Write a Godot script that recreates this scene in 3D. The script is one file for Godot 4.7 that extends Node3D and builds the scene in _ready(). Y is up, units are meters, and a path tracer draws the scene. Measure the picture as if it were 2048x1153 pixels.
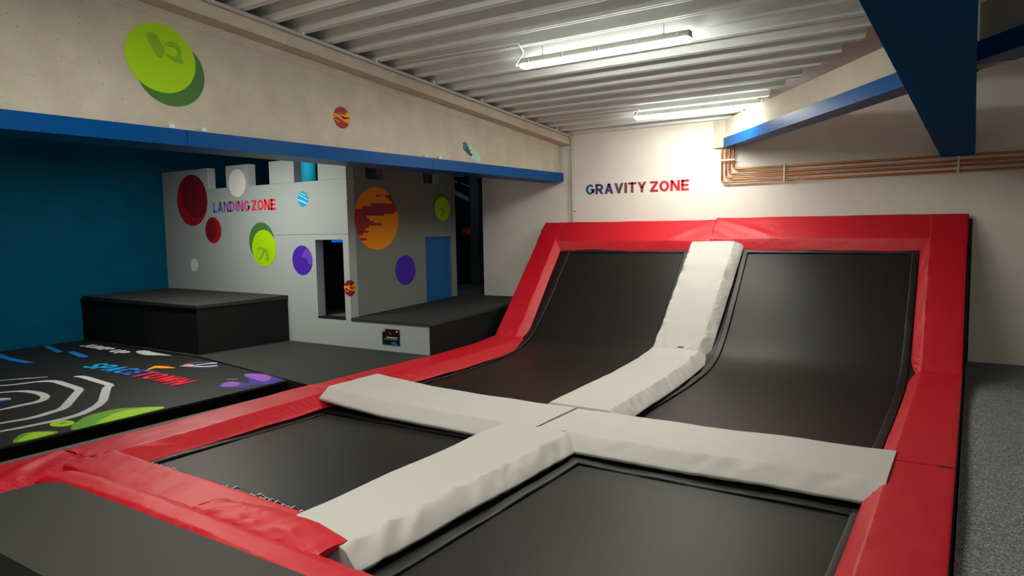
extends Node3D
# Trampoline hall: quarter-pipe trampoline, foam castle with landing airbag, concrete beams, batten lights.

var M := {}
var taken := {}
var rng := RandomNumberGenerator.new()
var fn := FastNoiseLite.new()

# ------------------------------------------------------------------ helpers: nodes
func numbered(called: String) -> String:
	if not taken.has(called):
		taken[called] = 0
		return called
	taken[called] += 1
	return "%s_%03d" % [called, taken[called]]

func tag(o: Node, label := "", category := "", group := "", kind := "") -> Node:
	if label: o.set_meta("label", label)
	if category: o.set_meta("category", category)
	if group: o.set_meta("group", group)
	if kind: o.set_meta("kind", kind)
	return o

# A thing: a Node3D at its base; the parts given to it are in world coordinates.
func thing(called: String, label: String, category: String, at: Vector3, group := "") -> Node3D:
	var o := Node3D.new()
	o.name = numbered(called)
	add_child(o)
	o.position = at
	tag(o, label, category, group)
	return o

func world_base(p: Node) -> Vector3:
	var at := Vector3.ZERO
	var q := p
	while q != self and q != null:
		at += (q as Node3D).position
		q = q.get_parent()
	return at

func obj(called: String, mesh: Mesh, mat: Material, parent: Node = self, at := Vector3.ZERO) -> MeshInstance3D:
	var o := MeshInstance3D.new()
	o.mesh = mesh
	o.material_override = mat
	if parent == self:
		o.name = numbered(called)
	else:
		o.name = called
	parent.add_child(o, true)
	o.position = at - (world_base(parent) if parent != self else Vector3.ZERO)
	o.cast_shadow = GeometryInstance3D.SHADOW_CASTING_SETTING_ON
	return o

func struct(called: String, mesh: Mesh, mat: Material, label := "", category := "") -> MeshInstance3D:
	var o := obj(called, mesh, mat)
	tag(o, label, category, "", "structure")
	return o

# ------------------------------------------------------------------ helpers: shapes
func begin() -> SurfaceTool:
	var st := SurfaceTool.new()
	st.begin(Mesh.PRIMITIVE_TRIANGLES)
	st.set_smooth_group(-1)
	return st

func done(st: SurfaceTool) -> ArrayMesh:
	st.generate_normals()
	return st.commit()

func tri(st: SurfaceTool, a: Vector3, b: Vector3, c: Vector3, out: Vector3) -> void:
	var n := (a - c).cross(a - b)
	if n.length_squared() < 1e-18: return
	if n.dot(out) < 0.0:
		var k := b
		b = c
		c = k
	st.add_vertex(a); st.add_vertex(b); st.add_vertex(c)

func quad(st: SurfaceTool, a: Vector3, b: Vector3, c: Vector3, d: Vector3, out: Vector3) -> void:
	tri(st, a, b, c, out)
	tri(st, a, c, d, out)

# A box from lo to hi with chamfered edges.
func add_box(st: SurfaceTool, lo: Vector3, hi: Vector3, bev := 0.0) -> void:
	var c := (lo + hi) * 0.5
	var h := (hi - lo) * 0.5
	var e: float = min(bev, min(h.x, min(h.y, h.z)) * 0.9)
	var P := func(sx: int, sy: int, sz: int, ax: int) -> Vector3:
		var v := Vector3(h.x * sx, h.y * sy, h.z * sz)
		if ax != 0: v.x -= e * sx
		if ax != 1: v.y -= e * sy
		if ax != 2: v.z -= e * sz
		return c + v
	for s in [-1, 1]:
		quad(st, P.call(s, -1, -1, 0), P.call(s, 1, -1, 0), P.call(s, 1, 1, 0), P.call(s, -1, 1, 0), Vector3(s, 0, 0))
		quad(st, P.call(-1, s, -1, 1), P.call(1, s, -1, 1), P.call(1, s, 1, 1), P.call(-1, s, 1, 1), Vector3(0, s, 0))
		quad(st, P.call(-1, -1, s, 2), P.call(1, -1, s, 2), P.call(1, 1, s, 2), P.call(-1, 1, s, 2), Vector3(0, 0, s))
	if e <= 0.0: return
	for a in [-1, 1]:
		for b in [-1, 1]:
			quad(st, P.call(a, b, -1, 0), P.call(a, b, 1, 0), P.call(a, b, 1, 1), P.call(a, b, -1, 1), Vector3(a, b, 0))
			quad(st, P.call(a, -1, b, 0), P.call(a, 1, b, 0), P.call(a, 1, b, 2), P.call(a, -1, b, 2), Vector3(a, 0, b))
			quad(st, P.call(-1, a, b, 1), P.call(1, a, b, 1), P.call(1, a, b, 2), P.call(-1, a, b, 2), Vector3(0, a, b))
			for d in [-1, 1]:
				tri(st, P.call(a, b, d, 0), P.call(a, b, d, 1), P.call(a, b, d, 2), Vector3(a, b, d))

func box(lo: Vector3, hi: Vector3, bev := 0.0) -> ArrayMesh:
	var st := begin()
	add_box(st, lo, hi, bev)
	return done(st)

# A convex outline of eight points: bottom four and top four in the same order.
func hexa(b: Array, t: Array) -> ArrayMesh:
	var st := begin()
	var c := Vector3.ZERO
	for p in b + t: c += p
	c /= 8.0
	var face := func(w: Vector3, x: Vector3, y: Vector3, z: Vector3) -> void:
		quad(st, w, x, y, z, (w + x + y + z) * 0.25 - c)
	face.call(b[0], b[1], b[2], b[3])
	face.call(t[0], t[1], t[2], t[3])
	for i in 4:
		face.call(b[i], b[(i + 1) % 4], t[(i + 1) % 4], t[i])
	return done(st)

# An upright prism over a convex outline given as (x, z).
func plan_prism(pts: Array, y0: float, y1: float) -> ArrayMesh:
	var st := begin()
	var c := Vector2.ZERO
	for p in pts: c += p
	c /= pts.size()
	var n := pts.size()
	for i in n:
		var a: Vector2 = pts[i]
		var b: Vector2 = pts[(i + 1) % n]
		var m := (a + b) * 0.5 - c
		quad(st, Vector3(a.x, y0, a.y), Vector3(b.x, y0, b.y), Vector3(b.x, y1, b.y), Vector3(a.x, y1, a.y), Vector3(m.x, 0, m.y))
		tri(st, Vector3(c.x, y1, c.y), Vector3(a.x, y1, a.y), Vector3(b.x, y1, b.y), Vector3.UP)
		tri(st, Vector3(c.x, y0, c.y), Vector3(a.x, y0, a.y), Vector3(b.x, y0, b.y), Vector3.DOWN)
	return done(st)

# A round tube along a path.
func add_tube(st: SurfaceTool, path: Array, r: float, sides := 10, smooth := true) -> void:
	st.set_smooth_group(0 if smooth else -1)
	var rings := []
	var last_u := Vector3.ZERO
	for i in path.size():
		var t: Vector3 = (path[min(i + 1, path.size() - 1)] - path[max(i - 1, 0)]).normalized()
		var u := last_u
		if i == 0:
			u = t.cross(Vector3.UP if abs(t.y) < 0.9 else Vector3.RIGHT)
		u = (u - t * u.dot(t)).normalized()
		last_u = u
		var v := t.cross(u)
		var ring := []
		for k in sides:
			var a := TAU * k / sides
			ring.append(path[i] + (u * cos(a) + v * sin(a)) * r)
		rings.append(ring)
	for i in path.size() - 1:
		var mid: Vector3 = (path[i] + path[i + 1]) * 0.5
		for k in sides:
			var a: Vector3 = rings[i][k]
			var b: Vector3 = rings[i][(k + 1) % sides]
			var c: Vector3 = rings[i + 1][(k + 1) % sides]
			var d: Vector3 = rings[i + 1][k]
			quad(st, a, b, c, d, (a + b + c + d) * 0.25 - mid)
	st.set_smooth_group(-1)
	for e in [0, path.size() - 1]:
		var out: Vector3 = path[0] - path[1] if e == 0 else path[e] - path[e - 1]
		for k in sides:
			tri(st, path[e], rings[e][k], rings[e][(k + 1) % sides], out)

func tube(path: Array, r: float, sides := 10) -> ArrayMesh:
	var st := begin()
	add_tube(st, path, r, sides)
	return done(st)

# Round off the corners of a path with arcs of radius r.
func rounded(pts: Array, r: float, n := 5) -> Array:
	var o := [pts[0]]
	for i in range(1, pts.size() - 1):
		var p: Vector3 = pts[i]
		var a: Vector3 = p + (pts[i - 1] - p).normalized() * r
		var b: Vector3 = p + (pts[i + 1] - p).normalized() * r
		for k in n + 1:
			var t := float(k) / n
			o.append(a.lerp(p, t).lerp(p.lerp(b, t), t))
	o.append(pts[-1])
	return o

func resample(path: Array, step: float) -> Array:
	var o := [path[0]]
	for i in path.size() - 1:
		var n: int = max(1, int(ceil((path[i + 1] - path[i]).length() / step)))
		for k in n:
			o.append(path[i].lerp(path[i + 1], float(k + 1) / n))
	return o

# Cut each corner of a closed section, then split its long edges.
func soft_section(sec: Array, r: float, step: float) -> Array:
	var o := []
	var n := sec.size()
	for i in n:
		var p: Vector2 = sec[i]
		var a: Vector2 = sec[(i + n - 1) % n]
		var b: Vector2 = sec[(i + 1) % n]
		var ra: float = min(r, (a - p).length() * 0.4)
		var rb: float = min(r, (b - p).length() * 0.4)
		var pa := p + (a - p).normalized() * ra
		var pb := p + (b - p).normalized() * rb
		o.append(pa)
		o.append(pa.lerp(p, 0.5).lerp(p.lerp(pb, 0.5), 0.5))
		o.append(pb)
	var q := []
	for i in o.size():
		var a: Vector2 = o[i]
		var b: Vector2 = o[(i + 1) % o.size()]
		var k: int = max(1, int(ceil((b - a).length() / step)))
		for j in k:
			q.append(a.lerp(b, float(j) / k))
	return q

# A padded cover swept along a path. side: the way s grows; up: roughly the way h grows.
# w: {amp on the flap, flat amp, flap starts at |s|, skew, freq, seed, narrow: [start, end] scale of s}
func pad(path_in: Array, side: Vector3, up: Vector3, section: Array, w := {}) -> ArrayMesh:
	var path := resample(path_in, w.get("step", 0.045))
	var sec := soft_section(section, w.get("round", 0.009), 0.035)
	var amp: float = w.get("amp", 0.008)
	var flat_amp: float = w.get("flat", 0.0022)
	var lo: float = w.get("flap_lo", -99.0)
	var hi: float = w.get("flap_hi", 99.0)
	var skew: float = w.get("skew", 5.0)
	var freq: float = w.get("freq", 9.0)
	var off: float = w.get("seed", 0.0)
	var nr: Array = w.get("narrow", [1.0, 1.0])
	var grow: float = w.get("end_grow", 0.0)
	fn.noise_type = FastNoiseLite.TYPE_SIMPLEX_SMOOTH
	fn.seed = 7
	fn.frequency = 1.0
	fn.fractal_type = FastNoiseLite.FRACTAL_NONE
	var st := begin()
	st.set_smooth_group(0)
	var s_min := 99.0
	var s_max := -99.0
	var h_min := 99.0
	for p in sec:
		s_min = min(s_min, p.x)
		s_max = max(s_max, p.x)
		h_min = min(h_min, p.y)
	var rings := []
	var total := 0.0
	for i in path.size() - 1: total += (path[i + 1] - path[i]).length()
	var t := 0.0
	for i in path.size():
		if i > 0: t += (path[i] - path[i - 1]).length()
		var tang: Vector3 = (path[min(i + 1, path.size() - 1)] - path[max(i - 1, 0)]).normalized()
		var u := tang.cross(side).normalized()
		if u.dot(up) < 0.0: u = -u
		var k: float = lerp(nr[0], nr[1], t / total)
		var near_end: float = min(t, total - t)
		var ring := []
		for p in sec:
			var s: float = p.x
			var on_flap := 0.0
			if s > hi: on_flap = 0.3 + 0.9 * sin(PI * clampf((s - hi) / (s_max - hi), 0.0, 1.0))
			elif s < lo: on_flap = 0.3 + 0.9 * sin(PI * clampf((lo - s) / (lo - s_min), 0.0, 1.0))
			if p.y < h_min + 0.05 and p.y < -0.06: on_flap *= 0.25
			var d := 0.0
			var r1 := fn.get_noise_2d(t * freq + s * skew * 4.0 + off, s * 3.0 + off)
			d += (amp * on_flap + flat_amp * 0.4) * (1.0 - 2.0 * abs(r1))
			d += flat_amp * fn.get_noise_2d(t * 2.3 + off * 3.1, s * 4.0 - off)
			for cr in w.get("creases", []):
				var pa := Vector2(cr[0], cr[1])
				var pb := Vector2(cr[2], cr[3])
				var pp := Vector2(t, s)
				var fc := clampf((pp - pa).dot(pb - pa) / (pb - pa).length_squared(), 0.0, 1.0)
				var dist := (pp - pa.lerp(pb, fc)).length()
				d += cr[4] * exp(-pow(dist / cr[5], 2.0)) * sin(PI * clampf(fc * 0.9 + 0.1, 0.0, 1.0))
			d += grow * exp(-near_end * 14.0) * fn.get_noise_2d(t * 16.0 + s * 12.0, s * 9.0 + off)
			var hh: float = p.y
			var droop := 0.006 * fn.get_noise_2d(t * 1.3 + off, 5.0)
			ring.append(path[i] + side * (s * k) + u * (hh + d + droop))
		rings.append(ring)
	var n := sec.size()
	for i in path.size() - 1:
		var cen := Vector3.ZERO
		for q in rings[i]: cen += q
		cen /= n
		for k in n:
			var a: Vector3 = rings[i][k]
			var b: Vector3 = rings[i][(k + 1) % n]
			var c: Vector3 = rings[i + 1][(k + 1) % n]
			var dd: Vector3 = rings[i + 1][k]
			# outward from the section's turning direction
			var e: Vector2 = sec[(k + 1) % n] - sec[k]
			var tang2: Vector3 = (path[i + 1] - path[i]).normalized()
			var u2 := tang2.cross(side).normalized()
			if u2.dot(up) < 0.0: u2 = -u2
			var out := side * (-e.y) + u2 * e.x
			quad(st, a, b, c, dd, out)
	st.set_smooth_group(-1)
	var flat2 := PackedVector2Array(sec)
	var tris := Geometry2D.triangulate_polygon(flat2)
	for e in [0, path.size() - 1]:
		var out: Vector3 = path[0] - path[1] if e == 0 else path[e] - path[e - 1]
		for k in range(0, tris.size(), 3):
			tri(st, rings[e][tris[k]], rings[e][tris[k + 1]], rings[e][tris[k + 2]], out)
	return done(st)

# Flat paint: a polygon in the plane o + ux*x + uy*y, lifted along n.
func paint(poly: PackedVector2Array, o: Vector3, ux: Vector3, uy: Vector3, lift: float) -> ArrayMesh:
	var st := begin()
	var n := ux.cross(uy).normalized()
	var f := func(v: Vector2) -> Vector3: return o + ux * v.x + uy * v.y + n * lift
	var t := Geometry2D.triangulate_polygon(poly)
	for k in range(0, t.size(), 3):
		tri(st, f.call(poly[t[k]]), f.call(poly[t[k + 1]]), f.call(poly[t[k + 2]]), n)
	var m := poly.size()
	var area := 0.0
	for i in m: area += poly[i].cross(poly[(i + 1) % m])
	for i in m:
		var a := poly[i]
		var b := poly[(i + 1) % m]
		var e: Vector2 = (b - a) * signf(area)
		var out: Vector3 = ux * e.y - uy * e.x
		var fa: Vector3 = f.call(a)
		var fb: Vector3 = f.call(b)
		quad(st, fa, fb, fb - n * lift, fa - n * lift, out)
	return done(st)

func disc(r: float, c := Vector2.ZERO, n := 48, squash := Vector2.ONE) -> PackedVector2Array:
	var o := PackedVector2Array()
	for k in n:
		var a := TAU * k / n
		o.append(c + Vector2(cos(a), sin(a)) * r * squash)
	return o

func poly(a: Array) -> PackedVector2Array:
	var o := PackedVector2Array()
	for k in range(0, a.size(), 2): o.append(Vector2(a[k], a[k + 1]))
	return o

# A closed outline rounded through its points.
func blob(a: Array) -> PackedVector2Array:
	var c := Curve2D.new()
	var pts := poly(a)
	var n := pts.size()
	for i in n + 1:
		var t: Vector2 = (pts[(i + 1) % n] - pts[(i + n - 1) % n]) * 0.2
		c.add_point(pts[i % n], -t, t)
	var q := c.tessellate(3, 8)
	q.remove_at(q.size() - 1)
	return q

# A stroke of changing width along a line of points.
func stroke(a: Array, w: float, taper := 0.4, smooth_n := 5) -> PackedVector2Array:
	var c := Curve2D.new()
	var pts := poly(a)
	for i in pts.size():
		var t: Vector2 = (pts[min(i + 1, pts.size() - 1)] - pts[max(i - 1, 0)]) * 0.18
		c.add_point(pts[i], -t, t)
	var q := c.tessellate(4, 6)
	var l := PackedVector2Array()
	var r := PackedVector2Array()
	for i in q.size():
		var t := (q[min(i + 1, q.size() - 1)] - q[max(i - 1, 0)]).normalized()
		var n := Vector2(-t.y, t.x)
		var f := float(i) / (q.size() - 1)
		var ww: float = w * 0.5 * lerp(taper, 1.0, min(1.0, min(f, 1.0 - f) * 5.0))
		l.append(q[i] + n * ww)
		r.append(q[i] - n * ww)
	r.reverse()
	l.append_array(r)
	return l

# ------------------------------------------------------------------ helpers: materials
func srgb(h: String) -> Color: return Color.html(h)

func mk(h: String, rough := 0.7, metal := 0.0, spec := 0.5) -> StandardMaterial3D:
	var m := StandardMaterial3D.new()
	m.albedo_color = srgb(h)
	m.roughness = rough
	m.metallic = metal
	m.metallic_specular = spec
	return m

func noise_image(size: int, freq: float, seed_: int, octaves := 4, kind := FastNoiseLite.TYPE_SIMPLEX_SMOOTH) -> Image:
	var n := FastNoiseLite.new()
	n.noise_type = kind
	n.frequency = freq
	n.seed = seed_
	n.fractal_octaves = octaves
	var im := n.get_seamless_image(size, size)
	im.convert(Image.FORMAT_RGB8)
	return im

# Two tones mixed by noise, with optional dark pores, as a tiling triplanar texture.
func textured(m: StandardMaterial3D, a: String, b: String, size: int, freq: float, seed_: int, metres: float, octaves := 4, pores := 0, pore := "5a5347", contrast := 1.0) -> void:
	var im := noise_image(size, freq, seed_, octaves)
	var ca := srgb(a)
	var cb := srgb(b)
	for y in size:
		for x in size:
			var v := clampf((im.get_pixel(x, y).r - 0.5) * contrast + 0.5, 0.0, 1.0)
			im.set_pixel(x, y, ca.lerp(cb, v))
	var r := RandomNumberGenerator.new()
	r.seed = seed_
	var cp := srgb(pore)
	for k in pores:
		var px := r.randi_range(0, size - 3)
		var py := r.randi_range(0, size - 3)
		var q := r.randf_range(0.25, 0.8)
		im.set_pixel(px, py, im.get_pixel(px, py).lerp(cp, q))
		if r.randf() < 0.3:
			im.set_pixel(px + 1, py, im.get_pixel(px + 1, py).lerp(cp, q))
			im.set_pixel(px, py + 1, im.get_pixel(px, py + 1).lerp(cp, q * 0.8))
	im.generate_mipmaps()
	m.albedo_color = Color.WHITE
	m.albedo_texture = ImageTexture.create_from_image(im)
	m.uv1_triplanar = true
	m.uv1_world_triplanar = true
	m.uv1_scale = Vector3.ONE / metres

func bumped(m: StandardMaterial3D, size: int, freq: float, seed_: int, metres: float, strength: float, octaves := 3, kind := FastNoiseLite.TYPE_SIMPLEX_SMOOTH) -> void:
	var im := noise_image(size, freq, seed_, octaves, kind)
	im.bump_map_to_normal_map(strength)
	m.normal_enabled = true
	m.normal_texture = ImageTexture.create_from_image(im)
	m.normal_scale = 1.0
	m.uv1_triplanar = true
	m.uv1_world_triplanar = true
	m.uv1_scale = Vector3.ONE / metres

func carpet_texture(m: StandardMaterial3D) -> void:
	var size := 512
	var im := Image.create(size, size, false, Image.FORMAT_RGB8)
	im.fill(srgb("747878"))
	var r := RandomNumberGenerator.new()
	r.seed = 11
	var tones := ["434747", "8a8f90", "aab0b2", "c2c8ca", "747a79", "96968c", "565b5b", "dde1e3"]
	for k in 42000:
		var c := srgb(tones[r.randi() % tones.size()])
		var x := r.randi() % size
		var y := r.randi() % size
		var dx := r.randi_range(-1, 1)
		var dy := r.randi_range(-1, 1)
		for j in r.randi_range(2, 4):
			im.set_pixel(posmod(x + dx * j, size), posmod(y + dy * j, size), c)
	im.generate_mipmaps()
	m.albedo_color = Color.WHITE
	m.albedo_texture = ImageTexture.create_from_image(im)
	m.uv1_triplanar = true
	m.uv1_world_triplanar = true
	m.uv1_scale = Vector3.ONE / 1.5

func materials() -> void:
	var c := mk("ffffff", 0.85, 0.0, 0.3)
	textured(c, "c0b8a6", "d0c9b8", 512, 0.01, 3, 2.3, 4, 700, "6a6254", 1.2)
	M.concrete = c
	c = mk("ffffff", 0.8, 0.0, 0.3)
	textured(c, "e4e0d6", "ebe7de", 256, 0.02, 5, 3.0, 4)
	M.white_wall = c
	c = mk("ffffff", 0.6, 0.0, 0.15)
	textured(c, "005676", "005e80", 256, 0.015, 6, 3.0, 3)
	M.teal_wall = c
	c = mk("ffffff", 0.5, 0.0, 0.5)
	textured(c, "dce3e1", "e6edeb", 256, 0.02, 8, 1.7, 4)
	M.deck = c
	c = mk("ffffff", 0.95, 0.0, 0.1)
	carpet_texture(c)
	M.carpet = c
	M.blue = mk("004f92", 0.36, 0.0, 0.2)
	M.blue_steel = mk("005086", 0.75, 0.0, 0.12)
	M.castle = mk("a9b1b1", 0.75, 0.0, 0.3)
	M.castle_side_shade = mk("7f8481", 0.8, 0.0, 0.2)  # castle grey darkened: the side wall's shade is put into the colour
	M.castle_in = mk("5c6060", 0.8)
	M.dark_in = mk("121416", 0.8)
	c = mk("ffffff", 0.7, 0.0, 0.35)
	textured(c, "2f302f", "393937", 256, 0.03, 12, 0.9, 4)
	M.mat_black = c
	c = mk("ffffff", 0.75, 0.0, 0.3)
	textured(c, "191a1b", "1f2021", 256, 0.03, 13, 0.9, 4)
	M.foam_black = c
	c = mk("3a3a36", 0.62, 0.0, 0.4)
	bumped(c, 256, 0.12, 21, 0.4, 0.35)
	M.foam_mat = c
	c = mk("ffffff", 0.46, 0.0, 0.38)
	textured(c, "181715", "201f1d", 512, 0.05, 14, 1.3, 5, 0, "000000", 1.5)
	M.bed = c
	M.webbing = mk("141414", 0.5, 0.0, 0.5)
	c = mk("c3c2bb", 0.55, 0.0, 0.4)
	bumped(c, 256, 0.02, 22, 1.1, 0.5)
	M.grey_vinyl = c
	c = mk("c60620", 0.48, 0.0, 0.5)
	bumped(c, 256, 0.02, 23, 1.1, 0.6)
	M.red_vinyl = c
	M.bag = mk("1b1b1a", 0.6, 0.0, 0.4)
	M.copper = mk("c07a4a", 0.32, 1.0)
	M.white_plastic = mk("e2e1d8", 0.5)
	M.grey_metal = mk("a8aaa8", 0.4, 0.6)
	M.steel = mk("b0b0aa", 0.35, 1.0)
	M.housing = mk("9b9a90", 0.5)
	M.conduit = mk("b9bab6", 0.45)
	M.black = mk("0b0b0b", 0.6)
	c = mk("ffffff", 0.4)
	c.emission_enabled = true
	c.emission = Color(1.0, 0.99, 0.94)
	c.emission_energy_multiplier = 54.0
	M.lamp = c
	c = mk("2088d0", 0.4)
	c.emission_enabled = true
	c.emission = Color(0.05, 0.45, 1.0)
	c.emission_energy_multiplier = 0.6
	M.led = c
	var cols := {"p_red": "b01024", "p_darkred": "7c1420", "p_white": "eceae6", "p_lime": "aadc00", "p_green": "477a3c", "p_blob": "84bc18", "p_purple": "4a22b0", "p_violet": "6a44c0", "p_cyan": "12a4d4", "p_ice": "b8f2fa", "p_orange": "fa9a10", "p_maroon": "a02c34", "p_mint": "b0dccb", "p_teal": "0a88a8", "p_plum": "4c4060", "p_blue": "1284d8", "p_grey": "c4c5c2", "p_pink": "9a58c4", "p_indigo": "46309c", "p_scarlet": "f0202c", "p_moss": "6aa828"}
	for k in cols: M[k] = mk(cols[k], 0.6, 0.0, 0.4)

# ------------------------------------------------------------------ profile of the quarter pipe
const PANEL := 1.045
func pad_y(z: float) -> float:      # top of the padding
	if z < -8.36: return 0.15 + PANEL * (-8.36 - z)
	var k := [[-8.36, 0.15], [-7.75, 0.105], [-6.9, 0.09], [-5.4, 0.1], [-4.7, 0.1], [-3.9, 0.085], [-2.5, 0.07], [0.0, 0.07]]
	for i in k.size() - 1:
		if z <= k[i + 1][0]:
			return lerp(k[i][1], k[i + 1][1], (z - k[i][0]) / (k[i + 1][0] - k[i][0]))
	return 0.07

func line(x0: float, x1: float, z0: float, z1: float, n := 16, lift := 0.0) -> Array:
	var o := []
	for i in n + 1:
		var f := float(i) / n
		var z: float = lerp(z0, z1, f)
		o.append(Vector3(lerp(x0, x1, f), pad_y(z) + lift, z))
	return o

func bed_path(x: float, z0: float, z1: float, lift := 0.0) -> Array:
	var c := Curve3D.new()
	var k := [[-1.0, -0.05], [-4.0, -0.06], [-6.0, -0.06], [-6.8, -0.057], [-7.4, -0.045], [-7.9, -0.01], [-8.25, 0.06], [-8.5, 0.18], [-8.8, 0.43], [-9.2, 0.84], [-9.7, 1.38]]
	for i in k.size():
		var a: Array = k[max(i - 1, 0)]
		var b: Array = k[min(i + 1, k.size() - 1)]
		var t := Vector3(0, b[1] - a[1], b[0] - a[0]) / 6.0
		c.add_point(Vector3(x, k[i][1], k[i][0]), -t, t)
	var o := []
	for p in c.tessellate_even_length(6, 0.08):
		if p.z <= z0 and p.z >= z1: o.append(p + Vector3(0, lift, 0))
	return o

# ------------------------------------------------------------------ lights
func batten(at: Vector3, length: float, label: String, energy: float, category := "ceiling light", group := "batten lights", fan := 1.0) -> Node3D:
	# at: middle of the underside; runs along x
	var t := thing("batten_light", label, category, at + Vector3(0, 0.1, 0), group)
	var h := length * 0.5
	var prof := [[-0.056, 0.04], [-0.04, 0.098], [0.04, 0.098], [0.056, 0.04]]
	var st := begin()
	for i in 4:
		var a: Array = prof[i]
		var b: Array = prof[(i + 1) % 4]
		var o := Vector3(0, (a[1] + b[1]) * 0.5 - 0.06, (a[0] + b[0]) * 0.5)
		quad(st, at + Vector3(-h, a[1], a[0]), at + Vector3(h, a[1], a[0]), at + Vector3(h, b[1], b[0]), at + Vector3(-h, b[1], b[0]), o)
	for s in [-1, 1]:
		var q := []
		for p in prof: q.append(at + Vector3(h * s, p[1], p[0]))
		quad(st, q[0], q[1], q[2], q[3], Vector3(s, 0, 0))
	obj("housing", done(st), M.housing, t)
	st = begin()
	var arc := [[-0.055, 0.042], [-0.064, 0.032], [-0.06, 0.016], [-0.042, 0.004], [0.0, 0.0], [0.042, 0.004], [0.06, 0.016], [0.064, 0.032], [0.055, 0.042]]
	for i in arc.size() - 1:
		var a: Array = arc[i]
		var b: Array = arc[i + 1]
		var hh := h - 0.015
		quad(st, at + Vector3(-hh, a[1], a[0]), at + Vector3(hh, a[1], a[0]), at + Vector3(hh, b[1], b[0]), at + Vector3(-hh, b[1], b[0]), Vector3(0, (a[1] + b[1]) * 0.5 - 0.03, (a[0] + b[0]) * 0.5))
		for s in [-1, 1]:
			tri(st, at + Vector3(hh * s, 0.042, 0), at + Vector3(hh * s, a[1], a[0]), at + Vector3(hh * s, b[1], b[0]), Vector3(s, 0, 0))
	obj("diffuser", done(st), M.lamp, t)
	for k in 5:
		var x := at.x - h * 0.88 + h * 1.76 * k / 4.0
		obj("clip", box(Vector3(x - 0.016, at.y + 0.036, at.z + 0.05), Vector3(x + 0.016, at.y + 0.085, at.z + 0.068), 0.005), M.grey_metal, t)
	for s in [-1, 1]:
		var x: float = at.x + s * h * 0.72
		var top := ceiling_y(at.z) + 0.05
		obj("hanger_rod", tube([Vector3(x, at.y + 0.098, at.z), Vector3(x, top, at.z)], 0.004, 6), M.grey_metal, t)
		obj("hanger_hook", box(Vector3(x - 0.014, at.y + 0.097, at.z - 0.01), Vector3(x + 0.014, at.y + 0.115, at.z + 0.01), 0.004), M.grey_metal, t)
	var l := AreaLight3D.new()
	l.name = "area_light"
	t.add_child(l)
	l.area_size = Vector2(length - 0.06, 0.1)
	l.position = at + Vector3(0, -0.006, 0) - t.position
	l.rotation_degrees = Vector3(-90, 0, 0)
	l.light_color = Color(1.0, 0.99, 0.94)
	l.light_energy = energy
	l.area_range = 30.0
	l.shadow_enabled = true
	return t

func ceiling_y(z: float) -> float: return 3.16 + 0.0794 * (z + 10.02)

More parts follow.
